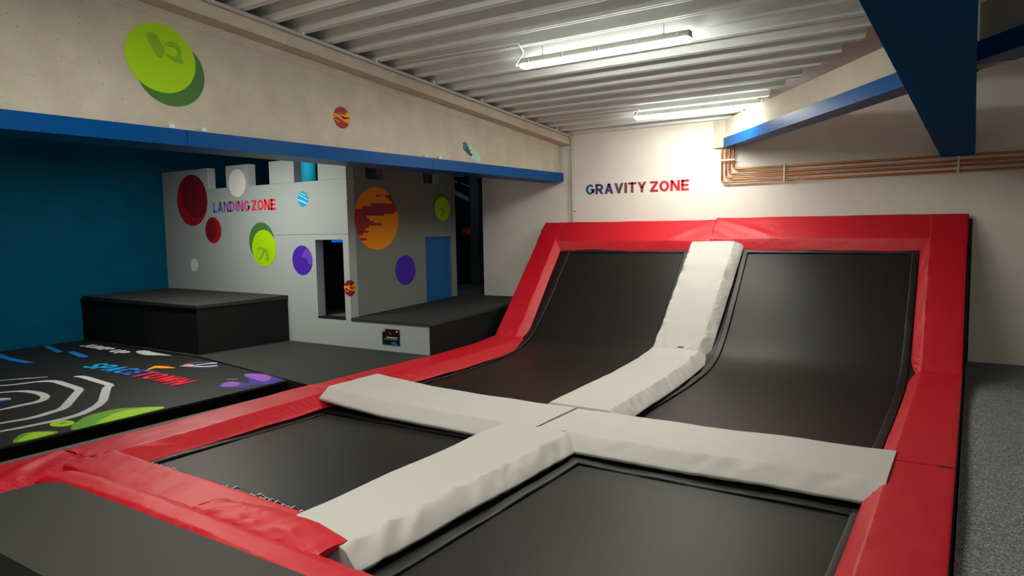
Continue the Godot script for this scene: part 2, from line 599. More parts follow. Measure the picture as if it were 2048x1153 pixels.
# ------------------------------------------------------------------ lettering
# Heavy sans-serif capitals built from bars and arcs; cap height 1. R = rectangle, Q = four corners, A = arc of an ellipse.
const GLYPHS := {
	"A": [0.84, ["Q", 0.0, 0.0, 0.25, 0.0, 0.54, 1.0, 0.3, 1.0], ["Q", 0.84, 0.0, 0.59, 0.0, 0.3, 1.0, 0.54, 1.0], ["R", 0.2, 0.2, 0.64, 0.38]],
	"C": [0.8, ["A", 0.43, 0.5, 0.43, 0.5, 42, 318]],
	"D": [0.8, ["R", 0.0, 0.0, 0.235, 1.0], ["R", 0.0, 0.8, 0.34, 1.0], ["R", 0.0, 0.0, 0.34, 0.2], ["A", 0.33, 0.5, 0.47, 0.5, -90, 90]],
	"E": [0.66, ["R", 0.0, 0.0, 0.235, 1.0], ["R", 0.0, 0.0, 0.66, 0.2], ["R", 0.0, 0.405, 0.62, 0.595], ["R", 0.0, 0.8, 0.66, 1.0]],
	"G": [0.84, ["A", 0.43, 0.5, 0.43, 0.5, 38, 345], ["R", 0.44, 0.38, 0.84, 0.55], ["R", 0.62, 0.16, 0.84, 0.5]],
	"I": [0.24, ["R", 0.0, 0.0, 0.24, 1.0]],
	"J": [0.56, ["R", 0.325, 0.28, 0.56, 1.0], ["A", 0.28, 0.3, 0.28, 0.3, 180, 360]],
	"L": [0.62, ["R", 0.0, 0.0, 0.235, 1.0], ["R", 0.0, 0.0, 0.62, 0.2]],
	"M": [0.98, ["R", 0.0, 0.0, 0.21, 1.0], ["R", 0.77, 0.0, 0.98, 1.0], ["Q", 0.0, 1.0, 0.26, 1.0, 0.6, 0.08, 0.38, 0.08], ["Q", 0.98, 1.0, 0.72, 1.0, 0.38, 0.08, 0.6, 0.08]],
	"N": [0.82, ["R", 0.0, 0.0, 0.22, 1.0], ["R", 0.6, 0.0, 0.82, 1.0], ["Q", 0.0, 1.0, 0.26, 1.0, 0.82, 0.0, 0.56, 0.0]],
	"O": [0.86, ["A", 0.43, 0.5, 0.43, 0.5, 0, 360]],
	"P": [0.75, ["R", 0.0, 0.0, 0.235, 1.0], ["R", 0.1, 0.8, 0.42, 1.0], ["R", 0.1, 0.32, 0.42, 0.52], ["A", 0.41, 0.66, 0.34, 0.34, -90, 90]],
	"R": [0.79, ["R", 0.0, 0.0, 0.235, 1.0], ["R", 0.1, 0.8, 0.42, 1.0], ["R", 0.1, 0.35, 0.42, 0.54], ["A", 0.41, 0.675, 0.35, 0.325, -90, 90], ["Q", 0.53, 0.0, 0.79, 0.0, 0.55, 0.42, 0.3, 0.42]],
	"S": [0.72, ["A", 0.36, 0.71, 0.36, 0.29, 15, 270], ["A", 0.36, 0.29, 0.36, 0.29, -165, 90]],
	"T": [0.76, ["R", 0.0, 0.8, 0.76, 1.0], ["R", 0.26, 0.0, 0.5, 1.0]],
	"U": [0.78, ["R", 0.0, 0.38, 0.235, 1.0], ["R", 0.545, 0.38, 0.78, 1.0], ["A", 0.39, 0.39, 0.39, 0.39, 180, 360]],
	"V": [0.84, ["Q", 0.0, 1.0, 0.25, 1.0, 0.54, 0.0, 0.3, 0.0], ["Q", 0.84, 1.0, 0.59, 1.0, 0.3, 0.0, 0.54, 0.0]],
	"W": [1.16, ["Q", 0.0, 1.0, 0.23, 1.0, 0.43, 0.0, 0.22, 0.0], ["Q", 0.22, 0.0, 0.43, 0.0, 0.68, 1.0, 0.48, 1.0], ["Q", 0.48, 1.0, 0.68, 1.0, 0.94, 0.0, 0.73, 0.0], ["Q", 0.73, 0.0, 0.94, 0.0, 1.16, 1.0, 0.93, 1.0]],
	"Y": [0.82, ["R", 0.29, 0.0, 0.53, 0.45], ["Q", 0.0, 1.0, 0.27, 1.0, 0.53, 0.38, 0.29, 0.38], ["Q", 0.82, 1.0, 0.55, 1.0, 0.29, 0.38, 0.53, 0.38]],
	"Z": [0.72, ["R", 0.0, 0.8, 0.72, 1.0], ["R", 0.0, 0.0, 0.72, 0.2], ["Q", 0.42, 0.81, 0.72, 0.81, 0.3, 0.19, 0.0, 0.19]]}

# One letter standing on y = 0, facing +z, of the given thickness (in cap heights).
func glyph(ch: String, thick: float) -> ArrayMesh:
	var key := "glyph_" + ch
	if M.has(key): return M[key]
	var st := begin()
	var slab := func(q: Array) -> void:
		var c: Vector2 = (q[0] + q[1] + q[2] + q[3]) * 0.25
		var f := func(v: Vector2, z: float) -> Vector3: return Vector3(v.x, v.y, z)
		quad(st, f.call(q[0], thick), f.call(q[1], thick), f.call(q[2], thick), f.call(q[3], thick), Vector3(0, 0, 1))
		for k in 4:
			var a: Vector2 = q[k]
			var b: Vector2 = q[(k + 1) % 4]
			var m := (a + b) * 0.5 - c
			quad(st, f.call(a, 0.0), f.call(b, 0.0), f.call(b, thick), f.call(a, thick), Vector3(m.x, m.y, 0))
	for p in GLYPHS[ch]:
		if p is float: continue
		if p[0] == "R":
			slab.call([Vector2(p[1], p[2]), Vector2(p[3], p[2]), Vector2(p[3], p[4]), Vector2(p[1], p[4])])
		elif p[0] == "Q":
			slab.call([Vector2(p[1], p[2]), Vector2(p[3], p[4]), Vector2(p[5], p[6]), Vector2(p[7], p[8])])
		else:
			var n: int = max(6, int(abs(p[6] - p[5]) / 15.0))
			for k in n:
				var q := []
				for e in [[k, 0.0], [k, 1.0], [k + 1, 1.0], [k + 1, 0.0]]:
					var an := deg_to_rad(lerpf(p[5], p[6], float(e[0]) / n))
					q.append(Vector2(p[1] + (p[3] - 0.235 * (1.0 - e[1])) * cos(an), p[2] + (p[4] - 0.2 * (1.0 - e[1])) * sin(an)))
				slab.call(q)
	M[key] = done(st)
	return M[key]

func letter(ch: String, colr: String, holder: Node, b: Basis, at: Vector3) -> void:
	var m := MeshInstance3D.new()
	m.name = "letter"
	m.mesh = glyph(ch, 0.02)
	m.material_override = mk(colr, 0.6, 0.0, 0.3)
	holder.add_child(m, true)
	m.basis = b
	m.position = at

func lettering(called: String, text: String, cols: Array, parent: Node, left: Vector3, right: Vector3, height: float, n: Vector3, label: String) -> void:
	var holder := Node3D.new()
	holder.name = called
	parent.add_child(holder, true)
	holder.position = left - world_base(parent)
	holder.set_meta("label", label)
	var ux := (right - left).normalized()
	var total := 0.0
	for ch in text: total += 0.22 if ch == " " else GLYPHS[ch][0] + 0.1
	var k := (right - left).length() / (total - 0.1)
	var x := 0.0
	var c := 0
	for ch in text:
		if ch == " ":
			x += 0.22 * k
			continue
		letter(ch, cols[c % cols.size()], holder, Basis(ux * k, Vector3.UP * height, n * height), ux * x)
		c += 1
		x += (GLYPHS[ch][0] + 0.1) * k

# ------------------------------------------------------------------ main
func _ready() -> void:
	rng.seed = 5
	var cam := Camera3D.new()
	cam.name = "camera"
	add_child(cam)
	cam.transform = Transform3D(Basis(Vector3(0.83677, -0.01823, -0.54726), Vector3(-0.03089, 0.99628, -0.08042), Vector3(0.54669, 0.0842, 0.83309)), Vector3(0, 1.7, 0))
	cam.fov = 44.573
	cam.near = 0.05
	cam.current = true
	var we := WorldEnvironment.new()
	we.name = "environment"
	var env := Environment.new()
	env.background_mode = Environment.BG_COLOR
	env.background_color = Color(0.01, 0.01, 0.012)
	env.tonemap_mode = Environment.TONE_MAPPER_LINEAR
	env.tonemap_exposure = 1.0
	env.sdfgi_enabled = true
	env.ssao_enabled = true
	env.ssil_enabled = true
	we.environment = env
	add_child(we)
	materials()
	build_lights()
	build_shell()
	build_beams()
	build_castle()
	build_airbag()
	build_trampoline()
	build_pads()
	build_fittings()

func build_lights() -> void:
	batten(Vector3(-3.02, 3.315, -6.2), 1.76, "lit batten light hanging below the ribbed ceiling, the one nearer the viewer", 2.2)
	batten(Vector3(-2.99, 3.135, -9.05), 1.78, "lit batten light close to the white wall, beside the blue clad diagonal beam", 1.8)
	batten(Vector3(-3.1, 3.42, -2.5), 1.76, "batten light high above the front trampoline beds, outside the picture", 2.6, "ceiling light", "")
	batten(Vector3(-3.1, 3.6, 1.0), 1.76, "batten light behind the viewer over the hall, outside the picture", 3.5, "ceiling light", "")
	batten(Vector3(2.3, 3.6, 1.6), 1.76, "batten light behind the viewer above the carpet aisle, outside the picture", 5.0, "ceiling light", "")
	batten(Vector3(-8.7, 2.97, -5.5), 1.76, "batten light above the landing airbag, hidden behind the concrete beam", 6.0, "ceiling light", "")

func build_shell() -> void:
	# floors
	struct("floor", box(Vector3(-12.6, -1.1, -13.2), Vector3(5.2, -0.9, 4.2)), M.foam_black)
	struct("floor_001", box(Vector3(-0.03, -0.9, -10.02), Vector3(5.0, 0.0, 4.0)), M.carpet)
	# black mat floor in front of the castle: its front edge runs a little askew along the airbag pit
	struct("floor_002", plan_prism([Vector2(-12.28, -5.74), Vector2(-9.0, -5.72), Vector2(-5.86, -5.16), Vector2(-5.86, -13.0), Vector2(-12.28, -13.0)], -0.9, 0.0), M.mat_black)
	struct("trim_1", plan_prism([Vector2(-6.09, -5.2), Vector2(-5.84, -5.16), Vector2(-5.84, 4.0), Vector2(-6.09, 4.0)], -0.9, 0.012), mk("5c605c", 0.8))
	# walls
	var wb := struct("wall_back", box(Vector3(-7.157, -0.9, -10.22), Vector3(5.2, 4.3, -10.02)), M.white_wall)
	lettering("gravity_zone_lettering", "GRAVITY ZONE", ["0a6a94", "4a4a90", "5e4a80", "6e4a6a", "7a4a58", "86484e", "9c4650", "b23a4a", "c43248", "d82c3c", "e6242e"], wb, Vector3(-5.145, 2.212, -10.02), Vector3(-3.474, 2.207, -10.02), 0.158, Vector3(0, 0, 1), "blue to red lettering on the white wall")
	struct("wall_left", box(Vector3(-12.5, -0.9, -13.2), Vector3(-12.3, 4.3, 4.2)), M.teal_wall)
	struct("wall_right", box(Vector3(5.0, -0.9, -10.22), Vector3(5.2, 4.3, 4.2)), M.white_wall)
	struct("wall_front", box(Vector3(-12.5, -0.9, 4.0), Vector3(5.2, 4.3, 4.2)), M.white_wall)
	struct("wall_passage", box(Vector3(-12.3, 0.0, -13.2), Vector3(-6.9, 4.3, -13.0)), M.castle_in)
	# roof over everything, above the steel deck
	struct("ceiling_001", box(Vector3(-12.5, 4.3, -13.2), Vector3(5.2, 4.45, 4.2)), M.black)
	# ribbed steel deck: deep trapezoid ribs along x, cut off over the diagonal beam
	var st := begin()
	var per := 0.332
	var z := 3.9
	var k0 := int(floor((z + 5.0) / per))
	var prof := []
	for k in range(k0, -17, -1):
		var c := -5.0 + k * per
		prof.append([c + 0.09, 0.13])
		prof.append([c + 0.03, 0.0])
		prof.append([c + 0.008, 0.0]); prof.append([c + 0.003, 0.006]); prof.append([c - 0.003, 0.006]); prof.append([c - 0.008, 0.0])
		prof.append([c - 0.03, 0.0])
		prof.append([c - 0.09, 0.13])
	for i in prof.size() - 1:
		var a: Array = prof[i]
		var b: Array = prof[i + 1]
		if b[0] < -10.1: break
		var za: float = a[0]
		var zb: float = max(b[0], -10.03)
		var ya: float = ceiling_y(za) + a[1]
		var yb: float = ceiling_y(zb) + b[1]
		var xa: float = min(5.0, -2.9 + (za + 10.02) * 0.74)
		var xb: float = min(5.0, -2.9 + (zb + 10.02) * 0.74)
		quad(st, Vector3(-5.75, ya, za), Vector3(xa, ya, za), Vector3(xb, yb, zb), Vector3(-5.75, yb, zb), Vector3(0, -1, 0))
	struct("ceiling", done(st), M.deck)
	# the higher ceiling behind the diagonal beam and over the landing zone
	struct("ceiling_002", plan_prism([Vector2(-3.05, -10.02), Vector2(5.0, -10.02), Vector2(5.0, 0.7)], 3.47, 3.6), M.deck)
	struct("ceiling_003", box(Vector3(-12.3, 3.45, -13.0), Vector3(-5.8, 3.6, 4.0)), M.dark_in)

func build_beams() -> void:
	# left concrete beam: level underside, top falling towards the white wall
	var t := thing("concrete_beam", "long concrete beam painted with planets, cased in blue along its underside", "beam", Vector3(-5.75, 2.43, -3.0))
	var x0 := -5.58
	var x1 := -5.92
	var za := -9.96
	var zb := 3.9
	obj("web", hexa([Vector3(x0, 2.5, za), Vector3(x0, 2.5, zb), Vector3(x1, 2.5, zb), Vector3(x1, 2.5, za)], [Vector3(x0, ceiling_y(za) - 0.15, za), Vector3(x0, ceiling_y(zb) - 0.15, zb), Vector3(x1, ceiling_y(zb) - 0.15, zb), Vector3(x1, ceiling_y(za) - 0.15, za)]), M.concrete, t)
	# thickened head of the web, its lower edge drawn as a fine joint
	var hx := -5.574
	obj("web_head", hexa([Vector3(hx, ceiling_y(za) - 0.235, za + 0.002), Vector3(hx, ceiling_y(zb) - 0.235, zb), Vector3(x1 - 0.01, ceiling_y(zb) - 0.235, zb), Vector3(x1 - 0.01, ceiling_y(za) - 0.235, za + 0.002)], [Vector3(hx, ceiling_y(za) - 0.14, za + 0.002), Vector3(hx, ceiling_y(zb) - 0.14, zb), Vector3(x1 - 0.01, ceiling_y(zb) - 0.14, zb), Vector3(x1 - 0.01, ceiling_y(za) - 0.14, za + 0.002)]), M.concrete, t)
	var fx := -5.4
	var zf := -10.0
	obj("flange", hexa([Vector3(fx, ceiling_y(zf) - 0.155, zf), Vector3(fx, ceiling_y(zb) - 0.155, zb), Vector3(-6.1, ceiling_y(zb) - 0.155, zb), Vector3(-6.1, ceiling_y(zf) - 0.155, zf)], [Vector3(fx, ceiling_y(zf), zf), Vector3(fx, ceiling_y(zb), zb), Vector3(-6.1, ceiling_y(zb), zb), Vector3(-6.1, ceiling_y(zf), zf)]), M.concrete, t)
	for s in [[-10.0, -6.745], [-6.739, -3.525], [-3.519, 3.9]]:
		obj("blue_casing", hexa([Vector3(-5.535, 2.44, s[0]), Vector3(-5.535, 2.44, s[1]), Vector3(-5.96, 2.44, s[1]), Vector3(-5.96, 2.44, s[0])], [Vector3(-5.535, 2.572, s[0]), Vector3(-5.535, 2.572, s[1]), Vector3(-5.96, 2.572, s[1]), Vector3(-5.96, 2.572, s[0])]), M.blue, t)
	for z in [-3.4, -3.69, -6.63, -6.89]:
		obj("casing_clip", box(Vector3(-5.58, 2.572, z - 0.022), Vector3(-5.54, 2.61, z + 0.022), 0.006), M.white_plastic, t)
	# planets painted on the web: x of the paint grows towards the viewer's left, that is +z to the left
	var ux := Vector3(0, 0, -1)
	var o := Vector3(-5.58, 0, 0)
	var on := func(called: String, pl: PackedVector2Array, m: String, lift: float, parent: Node, lab := "") -> MeshInstance3D:
		var q := obj(called, paint(pl, o, ux, Vector3.UP, lift), M[m], parent)
		if lab: q.set_meta("label", lab)
		return q
	var g: MeshInstance3D = on.call("painted_planet", disc(0.3, Vector2(3.36, 3.134), 48, Vector2(1.0, 0.915)), "p_lime", 0.004, t, "large lime green planet painted on concrete")
	on.call("planet_shadow", disc(0.315, Vector2(3.437, 3.04), 48, Vector2(0.96, 0.885)), "p_green", 0.002, g)
	on.call("crater", blob([3.245, 3.3, 3.285, 3.325, 3.34, 3.3, 3.36, 3.25, 3.39, 3.22, 3.37, 3.15, 3.33, 3.14, 3.3, 3.17, 3.275, 3.22]), "p_blob", 0.006, g)
	on.call("crater", blob([3.39, 3.25, 3.43, 3.28, 3.49, 3.28, 3.53, 3.25, 3.535, 3.17, 3.55, 3.13, 3.5, 3.12, 3.42, 3.15, 3.395, 3.175, 3.42, 3.18, 3.46, 3.17, 3.5, 3.19, 3.49, 3.235, 3.45, 3.24]), "p_blob", 0.006, g)
	fireball(t, Vector2(5.308, 2.892), 0.113, o, ux, "p_maroon", "dark red and orange planet painted on concrete", -1.0)
	var cm: MeshInstance3D = on.call("painted_comet", blob([7.4, 2.74, 7.39, 2.82, 7.44, 2.845, 7.5, 2.82, 7.67, 2.755, 7.75, 2.7, 7.79, 2.645, 7.78, 2.61, 7.72, 2.6, 7.55, 2.65]), "p_mint", 0.003, t, "pale mint comet with teal head painted on concrete")
	on.call("comet_head", poly([7.405, 2.74, 7.395, 2.82, 7.44, 2.84, 7.5, 2.815, 7.49, 2.79, 7.53, 2.775, 7.515, 2.755, 7.57, 2.735, 7.545, 2.715, 7.6, 2.69, 7.59, 2.665, 7.55, 2.66]), "p_plum", 0.005, cm)
	on.call("comet_head", poly([7.405, 2.745, 7.397, 2.815, 7.44, 2.835, 7.475, 2.81, 7.47, 2.765, 7.44, 2.735]), "p_teal", 0.006, cm)
	# diagonal concrete beam: runs from the white wall over the steel beam, blue casing round its foot
	var d := Vector2(0.58, 0.815)
	var n := Vector2(0.815, -0.58)
	var a := Vector2(-2.985, -10.02)
	var q := thing("concrete_beam", "diagonal concrete beam running out from the white wall, its foot cased in bright blue", "beam", Vector3(-2.9, 2.77, -10.0))
	obj("web", plan_prism([a, a + d * 13.0, a + d * 13.0 + n * 0.26, a + n * 0.26 + d * 0.1], 2.79, 3.16), M.concrete, q)
	obj("bearing_block", plan_prism([Vector2(-3.11, -10.02), Vector2(-3.11, -9.99), Vector2(-2.93, -9.93), Vector2(-2.8, -10.02)], 2.779, 3.16), M.concrete, q)
	var s0 := a - n * 0.022 + d * 0.05
	for s in [[0.0, 4.6], [4.95, 13.0]]:
		var p0: Vector2 = s0 + d * s[0]
		var p1: Vector2 = s0 + d * s[1]
		var w := Vector2(0.3, 0.0)
		var c := obj("blue_casing", plan_prism([p0, p1, p1 + w, p0 + w], 2.772, 2.903), M.blue, q)
	# boxed steel beam, parallel to the room, painted navy blue
	var b := thing("steel_beam", "wide navy blue boxed steel beam overhead, pointing at the white wall", "beam", Vector3(-0.18, 2.46, -5.0))
	obj("bottom_plate", hexa([Vector3(-0.354, 2.46, -9.62), Vector3(-0.354, 2.46, 3.9), Vector3(-0.012, 2.46, 3.9), Vector3(-0.012, 2.46, -9.62)], [Vector3(-0.354, 2.49, -9.62), Vector3(-0.354, 2.49, 3.9), Vector3(-0.012, 2.49, 3.9), Vector3(-0.012, 2.49, -9.62)]), M.blue_steel, b)
	obj("body", box(Vector3(-0.35, 2.488, -9.61), Vector3(-0.016, 2.765, 3.9)), M.blue_steel, b)
	obj("shade_box", box(Vector3(-0.33, 2.76, -5.84), Vector3(-0.03, 4.25, 3.9)), M.blue_steel, b)  # added box above the beam, unseen; keeps light off the concrete to the right
	obj("end_piece", hexa([Vector3(-0.35, 2.455, -9.86), Vector3(-0.354, 2.462, -9.624), Vector3(-0.012, 2.462, -9.624), Vector3(-0.016, 2.455, -9.86)], [Vector3(-0.35, 2.76, -9.86), Vector3(-0.354, 2.76, -9.624), Vector3(-0.012, 2.76, -9.624), Vector3(-0.016, 2.76, -9.86)]), M.blue_steel, b)

# A planet of two tones torn into streaks; flip turns the streaks.
func fireball(parent: Node, c: Vector2, r: float, o: Vector3, ux: Vector3, base: String, label: String, flip := 1.0, clip_to := PackedVector2Array()) -> void:
	var cut := func(pl: PackedVector2Array) -> Array:
		if clip_to.is_empty(): return [pl]
		return Geometry2D.intersect_polygons(pl, clip_to)
	var body := disc(r, c, 40)
	var first: MeshInstance3D = null
	for pl in cut.call(body):
		var q := obj("painted_planet", paint(pl, o, ux, Vector3.UP, 0.003), M[base], parent)
		q.set_meta("label", label)
		if first == null: first = q
	var bands := [[-1.1, 0.32, -0.3, 0.3, 0.2, -0.1, 1.1, 0.05, 1.1, 0.45, 0.75, 0.55, 0.35, 0.45, 0.6, 0.28, 0.1, 0.3, -0.2, 0.5, -0.1, 0.25], [-1.1, 0.32, -1.1, -0.12, -0.7, -0.05, -0.85, 0.08, -0.4, -0.02, 0.1, -0.3, 0.55, -0.42, 1.1, -0.5, 1.1, 0.1, 0.3, 0.06, -0.3, 0.3], [-0.95, -0.25, -0.75, -0.2, -0.2, -0.42, -0.25, -0.5, -0.6, -0.38]]
	for bnd in bands:
		var pl := poly(bnd)
		for i in pl.size(): pl[i] = c + Vector2(pl[i].x, pl[i].y) * r
		for w in Geometry2D.intersect_polygons(pl, disc(r * 0.995, c, 40)):
			for v in cut.call(w):
				if v.size() > 2 and first != null: obj("streak", paint(v, o, ux, Vector3.UP, 0.005), M.p_orange, first)

func build_castle() -> void:
	var t := thing("play_castle", "grey foam play castle with battlements, painted planets and two door openings", "play castle", Vector3(-10.0, 0.0, -7.5))
	var zf := -7.28
	var zk := -7.43
	var xr := -7.61
	# front wall in pieces round the door opening, plus merlons
	var st := begin()
	add_box(st, Vector3(-12.29, 0.0, zk), Vector3(-8.316, 2.465, zf))
	add_box(st, Vector3(-8.316, 0.0, zk), Vector3(-7.726, 0.4, zf))
	add_box(st, Vector3(-8.316, 1.585, zk), Vector3(-7.726, 2.465, zf))
	add_box(st, Vector3(-7.726, 0.0, zk), Vector3(xr, 2.465, zf))
	obj("front_wall", done(st), M.castle, t)
	for m in [[-12.29, -10.925], [-10.428, -9.845], [-9.32, -8.735], [-8.208, xr]]:
		obj("merlon", box(Vector3(m[0], 2.465, zk), Vector3(m[1], 2.82, zf), 0.006), M.castle, t)
	obj("panel_seam", box(Vector3(-9.3, 1.665, zf - 0.01), Vector3(xr, 1.671, zf + 0.0015)), M.castle_in, t)
	obj("door_threshold", box(Vector3(-8.32, 0.398, zk), Vector3(-7.722, 0.424, zf + 0.004)), M.black, t)
	# side wall with a doorway and two gaps in its battlement
	st = begin()
	var x2 := xr - 0.15
	add_box(st, Vector3(x2, 0.0, -9.83), Vector3(xr, 0.44, zk))
	add_box(st, Vector3(x2, 0.44, -9.0), Vector3(xr, 2.48, zk))
	add_box(st, Vector3(x2, 1.585, -9.69), Vector3(xr, 2.48, -9.0))
	add_box(st, Vector3(x2, 0.44, -9.83), Vector3(xr, 2.48, -9.69))
	obj("side_wall", done(st), M.castle_side_shade, t)
	for m in [[-7.68, zk], [-9.0, -8.05], [-9.83, -9.4]]:
		obj("merlon", box(Vector3(x2, 2.48, m[0]), Vector3(xr, 2.82, m[1]), 0.006), M.castle_side_shade, t)
	obj("doorway_glow_panel", box(Vector3(x2 - 0.03, 0.44, -9.72), Vector3(xr - 0.03, 1.6, -8.98)), mk("0a5c9c", 0.6), t).set_meta("label", "recessed blue panel coloured like the blue light inside the side doorway")  # blue light inside the doorway, put into the panel's colour
	# inside: decks and back walls
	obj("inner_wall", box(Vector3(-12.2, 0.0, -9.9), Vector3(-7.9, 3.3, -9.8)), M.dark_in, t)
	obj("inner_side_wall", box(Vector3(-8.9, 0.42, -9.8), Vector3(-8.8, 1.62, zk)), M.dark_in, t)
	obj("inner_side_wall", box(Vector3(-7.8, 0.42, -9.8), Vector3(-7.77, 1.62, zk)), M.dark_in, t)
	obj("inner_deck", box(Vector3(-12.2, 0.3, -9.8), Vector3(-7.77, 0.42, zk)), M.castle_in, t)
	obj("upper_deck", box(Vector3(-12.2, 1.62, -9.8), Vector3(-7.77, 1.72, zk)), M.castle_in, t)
	var led := obj("led_strip", box(Vector3(-8.28, 1.54, -7.62), Vector3(-7.78, 1.575, -7.57)), M.led, t)
	led.set_meta("label", "glowing blue strip over the doorway")
	var ol := OmniLight3D.new()
	ol.name = "blue_glow"
	t.add_child(ol)
	ol.position = Vector3(-8.0, 1.52, -7.7) - t.position
	ol.light_color = Color(0.15, 0.55, 1.0)
	ol.light_energy = 0.006
	ol.omni_range = 20.0
	ol.omni_attenuation = 2.0
	ol.light_size = 0.05
	ol.shadow_enabled = true
	# paint on the front wall
	var o := Vector3(0, 0, zf)
	var X := Vector3.RIGHT
	var plane := [o, X]
	var on := func(called: String, pl: PackedVector2Array, m: String, lift: float, parent: Node, lab := "") -> MeshInstance3D:
		var q := obj(called, paint(pl, plane[0], plane[1], Vector3.UP, lift), M[m], parent)
		if lab: q.set_meta("label", lab)
		return q
	var a: MeshInstance3D = on.call("painted_planet", disc(0.445, Vector2(-11.41, 2.29)), "p_red", 0.003, t, "largest red planet under the first merlon")
	on.call("planet_shade", Geometry2D.intersect_polygons(disc(0.4, Vector2(-11.3, 2.38)), disc(0.443, Vector2(-11.41, 2.29)))[0], "p_darkred", 0.005, a)
	on.call("painted_planet", disc(0.226, Vector2(-10.132, 2.528)), "p_white", 0.003, t, "white planet on the second merlon")
	a = on.call("painted_planet", disc(0.222, Vector2(-10.844, 1.764)), "p_red", 0.003, t, "small red planet below the lettering")
	on.call("planet_shade", Geometry2D.intersect_polygons(disc(0.2, Vector2(-10.93, 1.79)), disc(0.22, Vector2(-10.844, 1.764)))[0], "p_darkred", 0.005, a)
	on.call("painted_planet", disc(0.113, Vector2(-11.449, 1.163)), "p_white", 0.003, t, "smallest white planet low on the wall")
	a = on.call("painted_planet", disc(0.297, Vector2(-9.522, 1.457)), "p_lime", 0.0045, t, "lime planet with a green shadow")
	on.call("planet_shadow", disc(0.315, Vector2(-9.575, 1.56)), "p_green", 0.003, a)
	on.call("crater", stroke([-9.69, 1.44, -9.6, 1.46, -9.53, 1.43, -9.56, 1.36, -9.62, 1.3, -9.67, 1.28], 0.05, 0.7), "p_blob", 0.006, a)
	on.call("crater", stroke([-9.5, 1.44, -9.45, 1.38, -9.44, 1.3, -9.46, 1.26], 0.08, 0.8), "p_blob", 0.006, a)
	a = on.call("painted_planet", disc(0.228, Vector2(-8.622, 1.272)), "p_purple", 0.003, t, "purple planet beside the door opening")
	on.call("planet_patch", Geometry2D.intersect_polygons(blob([-8.62, 1.33, -8.58, 1.4, -8.5, 1.45, -8.39, 1.4, -8.39, 1.24, -8.48, 1.22, -8.5, 1.29]), disc(0.226, Vector2(-8.622, 1.272)))[0], "p_violet", 0.005, a)
	a = on.call("painted_planet", disc(0.117, Vector2(-8.549, 2.206)), "p_cyan", 0.003, t, "small cyan planet with white stripes")
	for s in [[-8.6, 2.3, -8.48, 2.255, 0.014], [-8.63, 2.275, -8.545, 2.235, 0.014], [-8.53, 2.232, -8.44, 2.19, 0.014], [-8.66, 2.2, -8.56, 2.165, 0.026], [-8.585, 2.185, -8.46, 2.13, 0.026]]:
		on.call("stripe", stroke([s[0], s[1], s[2], s[3]], s[4], 0.8), "p_ice", 0.005, a)
	fireball(t, Vector2(-7.615, 0.872), 0.118, o, X, "p_darkred", "small fiery planet wrapped round the corner", 1.0, poly([-8.0, 0.5, xr + 0.002, 0.5, xr + 0.002, 1.2, -8.0, 1.2]))
	lettering("landing_zone_lettering", "LANDING ZONE", ["1c96c4", "5a6cc0", "8a66b4", "a060ac", "b05a9c", "bc5488", "c84c74", "dc3c5c", "e63248", "ee2a3a", "f02430"], t, Vector3(-10.81, 2.062, zf), Vector3(-9.192, 2.064, zf), 0.172, Vector3(0, 0, 1), "blue to red lettering on the castle")
	# paint on the side wall (x of the paint grows away from the viewer)
	o = Vector3(xr, 0, 0)
	X = Vector3(0, 0, -1)
	plane[0] = o
	plane[1] = X
	a = on.call("painted_planet", disc(0.475, Vector2(7.884, 1.889), 64), "p_orange", 0.003, t, "largest orange planet with maroon steps")
	var band := poly([7.4, 2.03, 7.58, 2.035, 7.58, 2.075, 7.76, 2.08, 7.76, 2.125, 8.22, 2.12, 8.22, 2.165, 8.16, 2.17, 8.16, 2.205, 8.08, 2.21, 8.08, 2.245, 7.87, 2.25, 7.87, 2.215, 8.4, 2.3, 8.4, 2.01, 8.26, 2.0, 8.26, 1.965, 8.04, 1.96, 8.04, 1.93, 7.66, 1.935, 7.66, 1.9, 7.72, 1.885, 7.72, 1.855, 7.8, 1.85, 7.8, 1.825, 7.98, 1.82, 7.98, 1.785, 7.7, 1.785, 7.7, 1.75, 7.62, 1.745, 7.62, 1.715, 7.69, 1.71, 7.69, 1.68, 7.57, 1.675, 7.57, 1.64, 7.5, 1.635, 7.5, 1.605, 7.65, 1.6, 7.65, 1.565, 7.3, 1.56, 7.3, 2.03])
	for w in Geometry2D.intersect_polygons(band, disc(0.473, Vector2(7.884, 1.889), 64)):
		on.call("planet_band", w, "p_maroon", 0.005, a)
	on.call("painted_planet", disc(0.238, Vector2(8.492, 1.068)), "p_purple", 0.003, t, "purple planet on the shaded side wall")
	a = on.call("painted_planet", disc(0.205, Vector2(9.47, 2.06)), "p_lime", 0.0045, t, "small lime planet above the blue doorway")
	on.call("planet_shadow", disc(0.2, Vector2(9.44, 2.13)), "p_green", 0.003, a)
	on.call("crater", stroke([9.4, 2.05, 9.47, 2.06, 9.5, 2.0, 9.45, 1.95], 0.04, 0.8), "p_blob", 0.006, a)
	fireball(t, Vector2(7.275, 0.872), 0.118, o, X, "p_darkred", "fiery planet continued round the corner", 1.0, poly([7.28, 0.5, 7.6, 0.5, 7.6, 1.2, 7.28, 1.2]))
	# lower platform in front of the side wall
	var p := thing("soft_platform", "low platform beside the castle: grey front, black side, thin black mat on top", "platform", Vector3(-6.85, 0.0, -8.6))
	obj("front_panel", box(Vector3(xr + 0.001, 0.0, -7.31), Vector3(-6.13, 0.395, zf)), M.castle, p)
